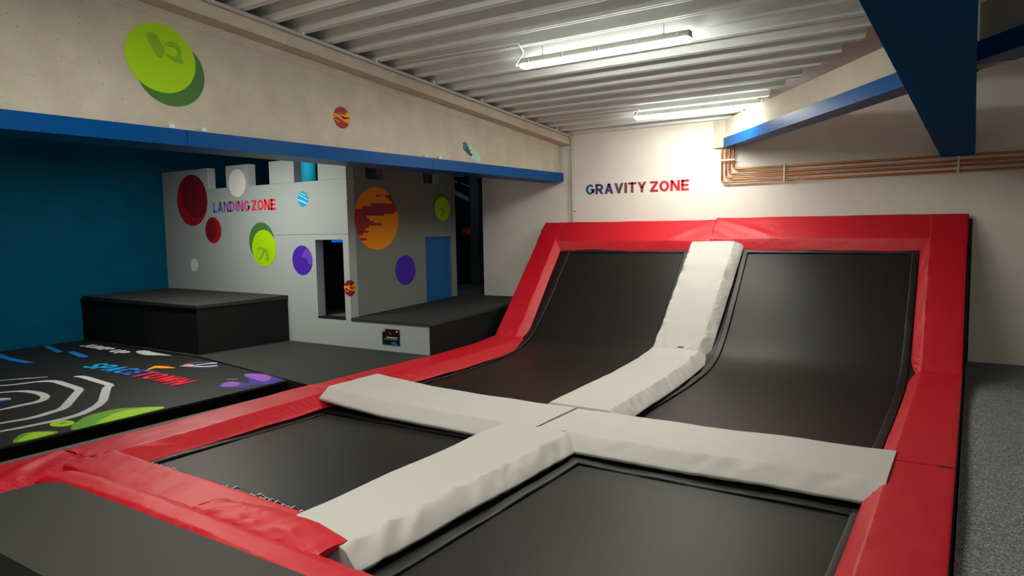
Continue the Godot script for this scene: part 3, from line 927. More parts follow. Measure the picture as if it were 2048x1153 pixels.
	obj("body", hexa([Vector3(xr + 0.002, 0.0, -10.018), Vector3(xr + 0.002, 0.0, -7.31), Vector3(-6.11, 0.0, -7.31), Vector3(-6.11, 0.0, -10.018)], [Vector3(xr + 0.002, 0.5, -10.018), Vector3(xr + 0.002, 0.395, -7.31), Vector3(-6.11, 0.395, -7.31), Vector3(-6.11, 0.5, -10.018)]), M.foam_black, p)
	obj("side_panel", box(Vector3(-6.13, 0.0, -7.312), Vector3(-6.105, 0.394, zf - 0.0)), M.foam_black, p)
	obj("top_mat", hexa([Vector3(xr + 0.003, 0.5, -10.015), Vector3(xr + 0.003, 0.395, zf + 0.012), Vector3(-6.1, 0.395, zf + 0.012), Vector3(-6.1, 0.5, -10.015)], [Vector3(xr + 0.003, 0.545, -10.015), Vector3(xr + 0.003, 0.432, zf + 0.012), Vector3(-6.1, 0.432, zf + 0.012), Vector3(-6.1, 0.545, -10.015)]), M.mat_black, p)
	obj("passage_step", box(Vector3(-9.4, 0.0, -12.95), Vector3(-7.2, 0.5, -10.03)), M.castle_in, p)
	# passage behind: dark panel with paint
	var w := thing("passage_panel", "dark wall panel in the passage behind the castle, painted with pale stripes and a fireball", "wall panel", Vector3(-9.3, 0.5, -12.5))
	obj("panel", box(Vector3(-10.4, 0.5, -12.6), Vector3(-9.1, 3.3, -12.5)), mk("0f2a3c", 0.7), w)
	obj("end_post", box(Vector3(-9.12, 0.5, -12.5), Vector3(-8.9, 3.3, -12.3)), M.castle_in, w)
	o = Vector3(0, 0, -12.5)
	X = Vector3.RIGHT
	plane[0] = o
	plane[1] = X
	for s in [[-9.75, 2.9, -9.4, 2.87, 0.04], [-9.75, 2.78, -9.6, 2.74, 0.04], [-9.5, 2.72, -9.2, 2.62, 0.03], [-9.74, 2.55, -9.3, 2.36, 0.1]]:
		on.call("stripe", stroke([s[0], s[1], s[2], s[3]], s[4], 0.9), "p_grey", 0.004, w)
	fireball(w, Vector2(-9.38, 1.66), 0.12, o, X, "p_red", "small fiery planet in the passage")
	var pl2 := thing("unseen_lamp", "small lamp added to light the passage behind the castle, out of sight", "lamp", Vector3(-8.6, 3.4, -10.9))  # added lamp, brightens the painted panel in the passage
	var lm2 := mk("ffffff", 0.4)
	lm2.emission_enabled = true
	lm2.emission = Color(0.9, 0.97, 1.0)
	lm2.emission_energy_multiplier = 2.0
	obj("tube", box(Vector3(-8.9, 3.38, -10.93), Vector3(-8.3, 3.42, -10.87), 0.01), lm2, pl2)
	obj("bracket", box(Vector3(-8.92, 3.42, -10.94), Vector3(-8.28, 3.455, -10.86), 0.004), M.white_plastic, pl2)
	var al2 := AreaLight3D.new()
	al2.name = "area_light"
	pl2.add_child(al2)
	al2.position = Vector3(0, -0.03, 0)
	al2.rotation_degrees = Vector3(-90, 0, 0)
	al2.area_size = Vector2(0.6, 0.06)
	al2.light_energy = 0.25
	al2.light_color = Color(0.9, 0.97, 1.0)
	al2.shadow_enabled = true
	# things standing on the upper deck, seen through the battlement
	var c := thing("foam_pillar", "bright cyan pillar seen through the third gap of the castle's battlement", "pillar", Vector3(-9.95, 1.72, -8.6))
	var cy := begin()
	add_tube(cy, [Vector3(-9.97, 1.72, -8.6), Vector3(-9.97, 3.3, -8.6)], 0.16, 20)
	obj("shaft", done(cy), mk("10bfe0", 0.6), c)
	obj("foot", box(Vector3(-10.17, 1.72, -8.8), Vector3(-9.77, 1.8, -8.4), 0.02), M.foam_black, c)
	var up := thing("unseen_lamp", "small lamp over the castle's upper deck, hidden behind the battlement", "lamp", Vector3(-9.2, 3.4, -8.2))
	var lm := mk("ffffff", 0.4)
	lm.emission_enabled = true
	lm.emission = Color(0.9, 0.97, 1.0)
	lm.emission_energy_multiplier = 2.0
	obj("tube", box(Vector3(-9.6, 3.38, -8.23), Vector3(-8.9, 3.42, -8.17), 0.01), lm, up)
	obj("bracket", box(Vector3(-9.62, 3.42, -8.24), Vector3(-8.88, 3.455, -8.16), 0.004), M.white_plastic, up)
	var al := AreaLight3D.new()
	al.name = "area_light"
	up.add_child(al)
	al.position = Vector3(0, -0.03, 0)
	al.rotation_degrees = Vector3(-90, 0, 0)
	al.area_size = Vector2(0.7, 0.06)
	al.light_energy = 0.7
	al.light_color = Color(0.9, 0.97, 1.0)
	al.shadow_enabled = true
	roll("foam_roll", "dark red foam roll seen through the near gap of the castle's side battlement", Vector3(-8.15, 1.72, -7.98), 0.13, "7c1420")
	roll("foam_roll", "brown and black foam roll seen through the far gap of the castle's side battlement", Vector3(-8.1, 1.72, -9.42), 0.12, "5a4238")

func roll(called: String, label: String, at: Vector3, r: float, colr: String) -> void:
	var t := thing(called, label, "foam roll", at, "foam rolls on the castle deck")
	var st := begin()
	add_tube(st, [at, at + Vector3(0, 0.02, 0), at + Vector3(0, 1.1, 0), at + Vector3(0, 1.13, 0)], r, 20)
	obj("roll", done(st), mk(colr, 0.6), t)
	st = begin()
	add_tube(st, [at + Vector3(0, 0.82, 0), at + Vector3(0, 0.86, 0)], r + 0.006, 20)
	obj("strap", done(st), M.black, t)

func build_airbag() -> void:
	var t := thing("landing_airbag", "black landing airbag printed with rings, lettering and splashes, before the blue wall", "airbag", Vector3(-9.3, -0.9, -3.0))
	obj("body", plan_prism([Vector2(-12.28, 3.4), Vector2(-12.28, -5.72), Vector2(-9.0, -5.69), Vector2(-6.62, -5.3), Vector2(-6.62, 3.4)], -0.9, -0.012), M.bag, t)
	obj("side_skirt", hexa([Vector3(-6.62, -0.9, -5.28), Vector3(-6.62, -0.9, 3.4), Vector3(-6.4, -0.9, 3.4), Vector3(-6.4, -0.9, -5.2)], [Vector3(-6.62, -0.03, -5.28), Vector3(-6.62, -0.03, 3.4), Vector3(-6.6, -0.03, 3.4), Vector3(-6.6, -0.03, -5.2)]), mk("060606", 0.95, 0.0, 0.1), t)
	for z in [-2.55, -2.75, -3.2, -3.55, -4.05, -4.6, -5.0]:
		obj("lacing", tube([Vector3(-6.3, -0.22, z), Vector3(-6.22, -0.08 - 0.04 * sin(z * 9.0), z - 0.04), Vector3(-6.16, -0.05, z + 0.01), Vector3(-6.11, -0.07, z + 0.03)], 0.008, 6), M.p_white, t)
	var o := Vector3(0, -0.012, 0)
	# print: x stays x, y of the print is -z
	var on := func(called: String, pl: PackedVector2Array, m: String, lift := 0.003, parent: Node = t) -> MeshInstance3D:
		return obj(called, paint(pl, o, Vector3.RIGHT, Vector3(0, 0, -1), lift), M[m], parent)
	var ring := func(pts: Array, w: float) -> void: on.call("printed_ring", stroke(pts, w, 0.45), "p_grey")
	ring.call([-9.18, 4.17, -9.0, 4.2, -8.32, 4.13, -8.1, 4.0, -7.54, 3.68, -7.26, 3.42, -7.13, 3.18, -7.13, 2.88, -7.17, 2.6, -7.3, 2.3], 0.09)
	ring.call([-9.6, 3.2, -9.35, 3.52, -9.22, 3.82, -9.0, 3.9, -8.41, 3.84, -8.14, 3.7, -7.62, 3.35, -7.5, 3.16, -7.44, 2.96, -7.49, 2.73, -7.6, 2.4], 0.09)
	ring.call([-9.1, 3.1, -8.98, 3.3, -8.84, 3.45, -8.65, 3.5, -8.41, 3.49, -8.22, 3.42, -8.11, 3.3, -8.1, 3.15, -8.08, 2.96, -8.15, 2.7], 0.085)
	ring.call([-9.75, 3.58, -9.6, 3.8, -9.45, 3.98], 0.05)
	on.call("printed_splash", blob([-8.75, 2.95, -8.72, 3.1, -8.6, 3.22, -8.5, 3.2, -8.55, 3.05, -8.65, 2.9]), "p_grey")
	on.call("printed_splash", blob([-8.72, 2.9, -8.64, 3.02, -8.52, 3.18, -8.48, 3.16, -8.5, 3.0, -8.6, 2.85]), "p_blue", 0.004)
	var g: MeshInstance3D = on.call("printed_planet", blob([-6.65, 2.96, -6.98, 3.21, -7.06, 3.5, -6.97, 3.67, -6.75, 3.82, -6.66, 3.8, -6.62, 3.5, -6.63, 3.2]), "p_moss")
	on.call("planet_patch", blob([-6.65, 3.18, -6.82, 3.36, -6.9, 3.54, -6.84, 3.73, -6.68, 3.84, -6.64, 3.67, -6.63, 3.36]), "p_lime", 0.005, g)
	g = on.call("printed_planet", disc(0.105, Vector2(-6.95, 3.02), 24, Vector2(1.25, 0.85)), "p_lime")
	on.call("crater", disc(0.03, Vector2(-6.95, 3.03), 12), "p_moss", 0.005, g)
	g = on.call("printed_planet", blob([-6.66, 2.52, -6.85, 2.62, -6.9, 2.72, -6.8, 2.83, -6.67, 2.86, -6.63, 2.7]), "p_moss")
	on.call("planet_patch", blob([-6.66, 2.56, -6.8, 2.66, -6.84, 2.74, -6.76, 2.8, -6.67, 2.82]), "p_lime", 0.005, g)
	on.call("printed_bolt", poly([-12.2, 5.1, -12.2, 5.19, -11.32, 5.0, -11.33, 4.92]), "p_blue")
	on.call("printed_bolt", poly([-11.23, 5.02, -11.2, 5.1, -10.52, 4.98, -10.5, 4.91, -10.6, 4.89]), "p_blue")
	on.call("printed_bolt", poly([-12.2, 4.45, -11.9, 4.44, -11.49, 4.38, -11.21, 4.37, -10.71, 4.36, -10.8, 4.28, -11.18, 4.26, -11.6, 4.29, -12.2, 4.34]), "p_blue")
	on.call("printed_splash", blob([-10.22, 5.5, -10.33, 5.6, -10.2, 5.67, -10.0, 5.63, -9.48, 5.6, -9.69, 5.53, -9.89, 5.44]), "p_grey")
	on.call("printed_splash", blob([-8.74, 4.82, -8.89, 4.98, -8.88, 5.07, -8.56, 5.1, -8.67, 5.0, -8.78, 4.96]), "p_orange")
	for s in [[-8.66, 5.28, -8.55, 5.5, -8.4, 5.58, 0.07, "p_plum"], [-8.5, 5.3, -8.42, 5.5, -8.36, 5.56, 0.06, "p_ice"], [-8.62, 5.2, -8.3, 5.32, -8.2, 5.46, 0.05, "p_white"], [-8.55, 5.18, -8.2, 5.26, -8.1, 5.42, 0.05, "p_indigo"], [-8.7, 5.3, -8.68, 5.42, -8.6, 5.52, 0.04, "p_violet"]]:
		on.call("printed_splash", stroke([s[0], s[1], s[2], s[3], s[4], s[5]], s[6], 0.4), s[7])
	on.call("printed_splash", disc(0.06, Vector2(-8.56, 5.28), 12, Vector2(1.3, 1.0)), "p_orange", 0.004)
	g = on.call("printed_planet", blob([-7.3, 5.2, -7.36, 5.32, -7.16, 5.4, -6.95, 5.36, -6.72, 5.3, -6.66, 5.22, -6.64, 5.05, -6.82, 4.9, -7.03, 5.08]), "p_indigo")
	on.call("planet_patch", blob([-7.31, 5.22, -7.35, 5.3, -7.15, 5.38, -6.97, 5.33, -6.82, 5.2, -6.8, 5.1, -7.0, 5.13, -7.1, 5.15]), "p_pink", 0.005, g)
	g = on.call("printed_planet", blob([-7.02, 4.68, -7.2, 4.87, -7.07, 4.96, -6.93, 4.96, -6.7, 4.83, -6.8, 4.75]), "p_indigo")
	on.call("planet_patch", blob([-7.02, 4.71, -7.16, 4.87, -7.06, 4.94, -6.93, 4.88, -6.88, 4.79]), "p_pink", 0.005, g)
	on.call("printed_bolt", stroke([-7.32, 4.98, -7.2, 5.05], 0.03), "p_grey")
	# printed lettering, laid flat on the bag
	flat_text(t, "SPACETOWN", ["16a0d8", "16a0d8", "1490e0", "1a86dc", "3a64c0", "d03060", "ee2440", "f0243c", "f0223a"], Vector2(-9.75, 4.5), Vector2(-7.5, 4.42), 0.3, 0.05, 0.004)
	flat_text(t, "JUMP UP", ["e4e4e0"], Vector2(-11.68, 5.38), Vector2(-10.27, 5.27), 0.19, 0.03, 0.004)

func flat_text(t: Node, text: String, cols: Array, a: Vector2, b: Vector2, height: float, arch: float, lift: float) -> void:
	var holder := Node3D.new()
	holder.name = "printed_lettering"
	t.add_child(holder, true)
	holder.position = Vector3(0, -0.012 + lift, 0) - world_base(t)
	holder.set_meta("label", "lettering printed flat on the black airbag")
	var total := 0.0
	for ch in text: total += 0.4 if ch == " " else GLYPHS[ch][0] + 0.12
	var k := (b - a).length() / total
	var x := 0.0
	for i in text.length():
		if text[i] == " ":
			x += 0.4 * k
			continue
		var p := a.lerp(b, x / (b - a).length()) + Vector2(0, arch * sin(PI * x / (b - a).length()))
		letter(text[i], cols[i % cols.size()], holder, Basis(Vector3(k, 0, 0), Vector3(0, 0, -height), Vector3(0, height * 0.5, 0)), Vector3(p.x, 0, -p.y))
		x += (GLYPHS[text[i]][0] + 0.12) * k

func build_trampoline() -> void:
	var t := thing("trampoline", "large black quarter pipe trampoline with four beds below the red and grey pads", "trampoline", Vector3(-2.9, -0.9, -5.5))
	# steel frame under the padding
	var st := begin()
	for x in [-5.6, -3.02, -0.28]:
		add_box(st, Vector3(x - 0.05, -0.2, -8.3), Vector3(x + 0.05, -0.08, -1.0))
		for z in [-1.2, -3.0, -5.1, -7.0, -8.4]: add_box(st, Vector3(x - 0.04, -0.9, z - 0.04), Vector3(x + 0.04, -0.2, z + 0.04))
		add_tube(st, [Vector3(x, -0.12, -8.25), Vector3(x, 1.52, -9.9)], 0.05, 8)
		add_box(st, Vector3(x - 0.04, -0.9, -9.98), Vector3(x + 0.04, 1.6, -9.9))
	for z in [-2.5, -5.1]: add_box(st, Vector3(-5.8, -0.2, z - 0.05), Vector3(-0.07, -0.09, z + 0.05))
	add_box(st, Vector3(-5.8, 1.55, -9.98), Vector3(-0.07, 1.65, -9.88))
	obj("frame", done(st), M.black, t)
	obj("corner_post", box(Vector3(-0.05, 0.0, -10.0), Vector3(-0.012, 1.72, -9.93), 0.004), M.black, t)
	# side cheeks under the ramp
	for x in [[-5.83, -5.8], [-0.07, -0.04]]:
		st = begin()
		for i in 30:
			var z0 := lerpf(-9.93, -0.6, i / 30.0)
			var z1 := lerpf(-9.93, -0.6, (i + 1) / 30.0)
			for s in x: quad(st, Vector3(s, -0.9, z0), Vector3(s, -0.9, z1), Vector3(s, pad_y(z1) - 0.09, z1), Vector3(s, pad_y(z0) - 0.09, z0), Vector3(1 if s == x[1] else -1, 0, 0))
			quad(st, Vector3(x[0], pad_y(z0) - 0.09, z0), Vector3(x[1], pad_y(z0) - 0.09, z0), Vector3(x[1], pad_y(z1) - 0.09, z1), Vector3(x[0], pad_y(z1) - 0.09, z1), Vector3.UP)
		obj("side_panel", done(st), M.black, t)
	var sheet := [Vector2(0, 0), Vector2(0, -0.012), Vector2(1, -0.012), Vector2(1, 0)]
	var beds := [[-5.5, -3.2, -5.25, -9.72], [-2.85, -0.3, -5.2, -9.72], [-5.5, -3.0, -2.55, -4.95], [-2.85, -0.3, -1.0, -4.95]]
	for b in beds:
		var w: float = b[1] - b[0]
		var st2 := begin()
		st2.set_smooth_group(0)
		var path := bed_path(0.0, b[2], b[3])
		var nx := 12
		for i in path.size() - 1:
			for k in nx:
				var xa: float = b[0] + w * k / nx
				var xb: float = b[0] + w * (k + 1) / nx
				var p: Vector3 = path[i]
				var q: Vector3 = path[i + 1]
				quad(st2, Vector3(xa, p.y, p.z), Vector3(xb, p.y, p.z), Vector3(xb, q.y, q.z), Vector3(xa, q.y, q.z), Vector3(0, 1, 0.5))
				quad(st2, Vector3(xa, p.y - 0.012, p.z - 0.004), Vector3(xb, p.y - 0.012, p.z - 0.004), Vector3(xb, q.y - 0.012, q.z - 0.004), Vector3(xa, q.y - 0.012, q.z - 0.004), Vector3(0, -1, -0.5))
		obj("jump_bed", done(st2), M.bed, t)
	# padded black edging round the beds
	var lip := [Vector2(-0.04, 0.0), Vector2(-0.036, 0.02), Vector2(0.036, 0.018), Vector2(0.042, 0.0)]
	for e in [[-3.38, -5.4, -9.7], [-2.56, -5.4, -9.7], [-5.27, -5.4, -9.7], [-0.57, -5.4, -9.7], [-3.27, -2.75, -4.8], [-5.24, -2.7, -4.8], [-2.44, -1.0, -4.62], [-0.53, -1.0, -4.62]]:
		obj("edge_webbing", pad(bed_path(e[0], e[1], e[2]), Vector3.RIGHT, Vector3(0, 1, 0.5), lip, {"amp": 0.0, "flat": 0.004, "seed": e[0]}), M.webbing, t)
	for e in [[-5.2, -3.3, -4.66], [-2.5, -0.5, -4.56], [-5.2, -3.3, -2.84]]:
		obj("edge_webbing", pad([Vector3(e[0], -0.06, e[2]), Vector3(e[1], -0.06, e[2])], Vector3(0, 0, 1), Vector3.UP, lip, {"amp": 0.0, "flat": 0.004, "seed": e[2]}), M.webbing, t)
	for e in [[-5.4, -3.3], [-2.65, -0.5]]:
		obj("edge_webbing", pad([Vector3(e[0], 1.335, -9.66), Vector3(e[1], 1.335, -9.66)], Vector3(0, -0.7, 0.7), Vector3(0, 0.7, 0.7), lip, {"amp": 0.0, "flat": 0.004, "seed": e[0]}), M.webbing, t)
	# springs hooked along the front of the left front bed
	for k in 34:
		var x := -5.16 + k * 0.058 + rng.randf_range(-0.015, 0.015)
		var z := -2.735 - rng.randf() * rng.randf() * 0.06
		var tilt := rng.randf_range(-0.02, 0.02)
		obj("spring", tube([Vector3(x, -0.045, z + 0.09), Vector3(x + tilt * 0.5, -0.012, z + 0.02), Vector3(x + tilt, -0.008, z - 0.05), Vector3(x + tilt * 1.4, -0.04, z - 0.08)], 0.008, 6), M.steel, t)

func red(called: String, label: String, path: Array, side: Vector3, up: Vector3, sec: Array, w := {}) -> Node3D:
	var mid: Vector3 = path[path.size() / 2]
	var t := thing(called, label, "safety pad", mid, "red safety pads round the trampoline")
	obj("cover", pad(path, side, up, sec, w), M.red_vinyl, t)
	return t

func build_pads() -> void:
	var L := Vector3(-1, 0, 0)
	var R := Vector3(1, 0, 0)
	# section of a side pad: s from the outer edge inwards, flap falling to the bed
	var sec := [Vector2(0.0, -0.085), Vector2(0.0, 0.0), Vector2(0.365, 0.0), Vector2(0.47, -0.1), Vector2(0.45, -0.125), Vector2(0.2, -0.1)]
	var secl := [Vector2(0.0, -0.085), Vector2(0.0, 0.0), Vector2(0.41, 0.0), Vector2(0.56, -0.11), Vector2(0.54, -0.13), Vector2(0.2, -0.1)]
	var secu := [Vector2(0.0, -0.065), Vector2(0.0, 0.0), Vector2(0.32, 0.0), Vector2(0.43, -0.1), Vector2(0.41, -0.125), Vector2(0.2, -0.1)]
	red("red_pad", "red pad up the right edge of the ramp, tall and nearest the bare white wall", [Vector3(-0.05, 0.055, -8.27)] + line(-0.05, -0.06, -8.365, -9.91, 10), L, Vector3(0, 1, 1), sec, {"flap_hi": 0.36, "amp": 0.009, "skew": 3.5, "freq": 5.0, "seed": 1.0, "step": 0.03, "creases": [[0.5, 0.35, 0.9, 0.02, 0.004, 0.03], [1.0, 0.36, 1.3, 0.2, 0.004, 0.03]]})
	red("red_pad", "red pad on the right edge between the ramp's crease and the grey cross pad", line(-0.05, -0.05, -5.26, -8.36, 14) + [Vector3(-0.05, 0.156, -8.48)], L, Vector3.UP, sec, {"flap_hi": 0.36, "amp": 0.006, "seed": 2.0})
	var rf := red("red_pad", "red pad on the right edge nearest the viewer, beside the speckled carpet", line(-0.05, -0.05, -0.9, -5.25, 14), L, Vector3.UP, sec, {"flap_hi": 0.36, "amp": 0.005, "seed": 3.0})
	obj("buckle_strap", box(Vector3(-0.155, pad_y(-5.2) - 0.01, -5.268), Vector3(-0.065, pad_y(-5.2) + 0.006, -5.24), 0.003), M.black, rf).set_meta("label", "short black strap at the seam")
	red("red_pad", "red pad up the left edge of the ramp, in shade beside the platform", [Vector3(-5.8, 0.055, -8.27)] + line(-5.8, -5.83, -8.365, -9.91, 10), R, Vector3(0, 1, 1), secu, {"flap_hi": 0.31, "amp": 0.004, "freq": 5.0, "seed": 4.0, "narrow": [1.12, 0.95], "creases": [[0.1, 0.05, 0.4, 0.42, 0.006, 0.03]]})
	red("red_pad", "red pad on the left edge at the foot of the ramp, below the black platform", line(-5.8, -5.8, -5.33, -8.36, 14) + [Vector3(-5.8, 0.156, -8.48)], R, Vector3.UP, secl, {"flap_hi": 0.4, "amp": 0.007, "seed": 5.0})
	red("red_pad", "red pad along the left front bed, beside the printed airbag", line(-5.8, -5.8, -2.52, -5.32, 14), R, Vector3.UP, secl, {"flap_hi": 0.4, "amp": 0.004, "seed": 6.0, "end_grow": 0.012, "step": 0.03, "creases": [[0.25, 0.42, 0.7, 0.54, 0.012, 0.03], [2.4, 0.0, 2.5, 0.38, 0.012, 0.03], [2.62, 0.0, 2.5, 0.4, -0.012, 0.03], [2.7, 0.38, 2.5, 0.55, 0.014, 0.03]]})
	red("red_pad", "creased red pad on the left edge, outside the corner of the dark mat", line(-5.8, -5.8, -0.8, -2.51, 10), R, Vector3.UP, secl, {"flap_hi": 0.4, "amp": 0.008, "flat": 0.004, "seed": 7.0, "end_grow": 0.015, "step": 0.03, "creases": [[1.68, 0.02, 1.1, 0.36, 0.022, 0.035], [1.5, 0.2, 1.2, 0.55, -0.015, 0.05], [1.35, 0.1, 1.0, 0.3, -0.01, 0.04]]})
	# top pads: the path runs along the ridge, s runs down the slope
	var dn := Vector3(0, -PANEL, 1).normalized()
	var upn := Vector3(0, 1, PANEL).normalized()
	var top := [Vector2(0.0, -0.06), Vector2(0.0, 0.0), Vector2(0.4, 0.0), Vector2(0.535, -0.1), Vector2(0.52, -0.12), Vector2(0.25, -0.07)]
	red("red_pad", "left red pad along the top of the ramp, below the lettering on the white wall", [Vector3(-5.84, 1.79, -9.94), Vector3(-3.05, 1.772, -9.94)], dn, upn, top, {"flap_hi": 0.39, "amp": 0.004, "seed": 8.0, "end_grow": 0.012, "step": 0.03, "creases": [[2.1, 0.42, 2.74, 0.05, 0.014, 0.05], [0.3, 0.02, 0.36, 0.5, 0.008, 0.03]]})
	red("red_pad", "right red pad along the top of the ramp, with a long diagonal crease", [Vector3(-3.04, 1.8, -9.94), Vector3(-0.05, 1.785, -9.94)], dn, upn, top, {"flap_hi": 0.39, "amp": 0.004, "seed": 9.0, "end_grow": 0.015, "step": 0.03, "creases": [[0.05, 0.03, 0.95, 0.42, 0.018, 0.045], [0.02, 0.2, 0.4, 0.48, -0.014, 0.05]]})
	# front cross pads
	var cross := [Vector2(0.0, -0.1), Vector2(0.0, 0.0), Vector2(0.37, 0.0), Vector2(0.4, -0.06), Vector2(0.3, -0.1)]
	red("red_pad", "flat red pad across the front of the left front bed, beside exposed springs", [Vector3(-5.4, 0.078, -2.7), Vector3(-3.17, 0.09, -2.63)], Vector3(0, 0, 1), Vector3.UP, cross, {"flap_hi": 0.38, "amp": 0.004, "flat": 0.003, "seed": 10.0, "end_grow": 0.01})
	var bandsec := [Vector2(0.0, -0.06), Vector2(0.0, 0.0), Vector2(0.08, 0.03), Vector2(0.2, 0.035), Vector2(0.27, 0.01), Vector2(0.3, -0.08)]
	var nr := red("red_pad", "rolled red pad running along the edge of the dark foreground mat", [Vector3(-5.1, 0.09, -2.3), Vector3(-4.0, 0.1, -2.33), Vector3(-2.4, 0.1, -2.27), Vector3(-0.9, 0.1, -2.22)], Vector3(0, 0, 1), Vector3.UP, bandsec, {"flap_lo": 0.05, "flap_hi": 0.22, "amp": 0.006, "flat": 0.004, "freq": 5.0, "seed": 11.0})
	# gathered hem thrown over the end of the grey front pad
	var hem := [Vector2(-0.14, 0.0), Vector2(-0.06, 0.016), Vector2(0.06, 0.018), Vector2(0.14, 0.0), Vector2(0.1, -0.016), Vector2(-0.1, -0.016)]
	obj("gathered_hem", pad([Vector3(-3.75, 0.095, -2.36), Vector3(-3.35, 0.115, -2.4), Vector3(-2.95, 0.115, -2.39), Vector3(-2.66, 0.1, -2.33)], Vector3(0, 0, 1), Vector3.UP, hem, {"flap_lo": 0.0, "flap_hi": 0.0, "amp": 0.009, "flat": 0.006, "freq": 4.0, "skew": 1.0, "seed": 12.0, "step": 0.025}), M.red_vinyl, nr)
	# grey pads
	var grey := func(label: String, path: Array, side: Vector3, up: Vector3, s: Array, w: Dictionary) -> Node3D:
		var mid: Vector3 = path[path.size() / 2]
		var t := thing("grey_pad", label, "safety pad", mid, "grey safety pads over the middle of the trampoline")
		obj("cover", pad(path, side, up, s, w), M.grey_vinyl, t)
		return t
	var gs := [Vector2(-0.37, -0.1), Vector2(-0.31, 0.0), Vector2(0.27, 0.0), Vector2(0.385, -0.1), Vector2(0.36, -0.13), Vector2(-0.34, -0.13)]
	var u0: Node3D = grey.call("wrinkled light grey pad lying up the middle of the ramp", [Vector3(-3.035, 0.085, -8.275)] + line(-3.03, -2.965, -8.37, -9.6, 10, 0.03), R, Vector3(0, 1, 1), gs, {"flap_lo": -0.29, "flap_hi": 0.25, "amp": 0.017, "flat": 0.005, "freq": 4.5, "skew": 2.0, "seed": 13.0, "step": 0.025, "creases": [[0.02, 0.05, 0.35, 0.3, 0.017, 0.028], [0.05, 0.2, 0.5, 0.36, 0.02, 0.03], [0.02, -0.1, 0.7, -0.32, 0.012, 0.04], [0.05, -0.25, 0.4, -0.36, 0.017, 0.028], [0.7, 0.3, 1.1, 0.36, 0.01, 0.03], [0.03, 0.33, 0.25, 0.37, -0.017, 0.028]]})
	obj("strap", box(Vector3(-3.04, 0.175, -8.4), Vector3(-2.96, 0.2, -8.36), 0.004), M.black, u0).set_meta("label", "short black strap at the seam")
	grey.call("light grey pad in the middle of the ramp's foot, below the wrinkled upright one", line(-2.86, -3.03, -5.46, -8.37, 16, 0.012) + [Vector3(-3.03, 0.17, -8.5)], R, Vector3.UP, [Vector2(-0.39, -0.1), Vector2(-0.34, 0.0), Vector2(0.26, 0.0), Vector2(0.39, -0.11), Vector2(0.36, -0.14), Vector2(-0.36, -0.14)], {"flap_lo": -0.5, "flap_hi": 0.24, "amp": 0.008, "flat": 0.002, "freq": 5.0, "skew": 1.5, "seed": 14.0, "step": 0.03, "creases": [[2.93, 0.0, 2.5, 0.25, 0.015, 0.028], [2.93, -0.05, 2.6, -0.3, 0.015, 0.028], [2.93, 0.1, 2.3, 0.36, 0.018, 0.035], [2.93, 0.02, 2.55, 0.05, -0.008, 0.03]]})
	var cs := [Vector2(-0.06, -0.08), Vector2(0.0, 0.0), Vector2(0.69, 0.0), Vector2(0.82, -0.1), Vector2(0.8, -0.13), Vector2(0.0, -0.12)]
	grey.call("left light grey cross pad, its rounded end resting on the red left edge", [Vector3(-5.33, 0.165, -5.45), Vector3(-5.1, 0.155, -5.44), Vector3(-4.6, 0.122, -5.44), Vector3(-4.0, 0.105, -5.44), Vector3(-2.905, 0.1, -5.44)], Vector3(0, 0, 1), Vector3.UP, cs, {"flap_lo": -0.01, "flap_hi": 0.67, "amp": 0.003, "flat": 0.002, "seed": 15.0})
	grey.call("right light grey cross pad, its square end lying on the red right edge", [Vector3(-2.895, 0.1, -5.44), Vector3(-1.5, 0.1, -5.44), Vector3(-0.4, 0.115, -5.44)], Vector3(0, 0, 1), Vector3.UP, cs, {"flap_lo": -0.01, "flap_hi": 0.67, "amp": 0.011, "flat": 0.002, "freq": 4.0, "skew": 1.5, "seed": 16.0, "step": 0.03, "creases": [[0.05, 0.69, 0.3, 0.8, 0.016, 0.028], [1.5, 0.72, 1.9, 0.8, 0.012, 0.03], [1.9, 0.72, 2.35, 0.8, 0.012, 0.03]]})
	grey.call("long light grey pad running from the crossing towards the viewer and the red hem", [Vector3(-2.91, 0.1, -2.4), Vector3(-2.91, 0.1, -4.745)], R, Vector3.UP, [Vector2(-0.33, -0.1), Vector2(-0.3, 0.0), Vector2(0.3, 0.0), Vector2(0.43, -0.11), Vector2(0.4, -0.14), Vector2(-0.3, -0.13)], {"flap_lo": -0.31, "flap_hi": 0.26, "amp": 0.013, "flat": 0.002, "freq": 3.5, "skew": 1.5, "seed": 17.0, "step": 0.03, "creases": [[0.4, 0.28, 0.15, 0.42, 0.02, 0.03], [0.7, 0.28, 0.4, 0.4, 0.018, 0.028], [1.0, 0.29, 0.75, 0.4, 0.015, 0.028], [2.3, 0.3, 2.1, 0.42, 0.018, 0.028], [2.15, 0.3, 2.0, 0.42, -0.008, 0.03]], "narrow": [0.88, 1.0]})
	# dark mat in the foreground
	var m := thing("foam_mat", "dark grey foam mat in the foreground corner with a darker drop in front of it", "mat", Vector3(-3.0, -0.9, -1.7))
	var pts := []
	for a in [[-4.72, -1.88, 90.0, 180.0]]:
		for k in 7:
			var an := deg_to_rad(lerpf(a[2], a[3], k / 6.0))
			pts.append(Vector2(a[0] + 0.17 * cos(an), a[1] - 0.17 * sin(an)))
	pts.append(Vector2(-4.89, -1.4))
	pts.append(Vector2(-0.9, -1.4))
	pts.append(Vector2(-0.9, -2.02))
	obj("body", plan_prism(pts, 0.02, 0.155), M.foam_mat, m)
	obj("base", box(Vector3(-4.87, -0.9, -1.98), Vector3(-0.9, 0.02, -1.42)), M.foam_black, m)
	# black foam block by the castle
	var f := thing("foam_block", "big black foam block standing in the corner between the blue wall and the castle", "foam block", Vector3(-10.6, 0.0, -6.5))
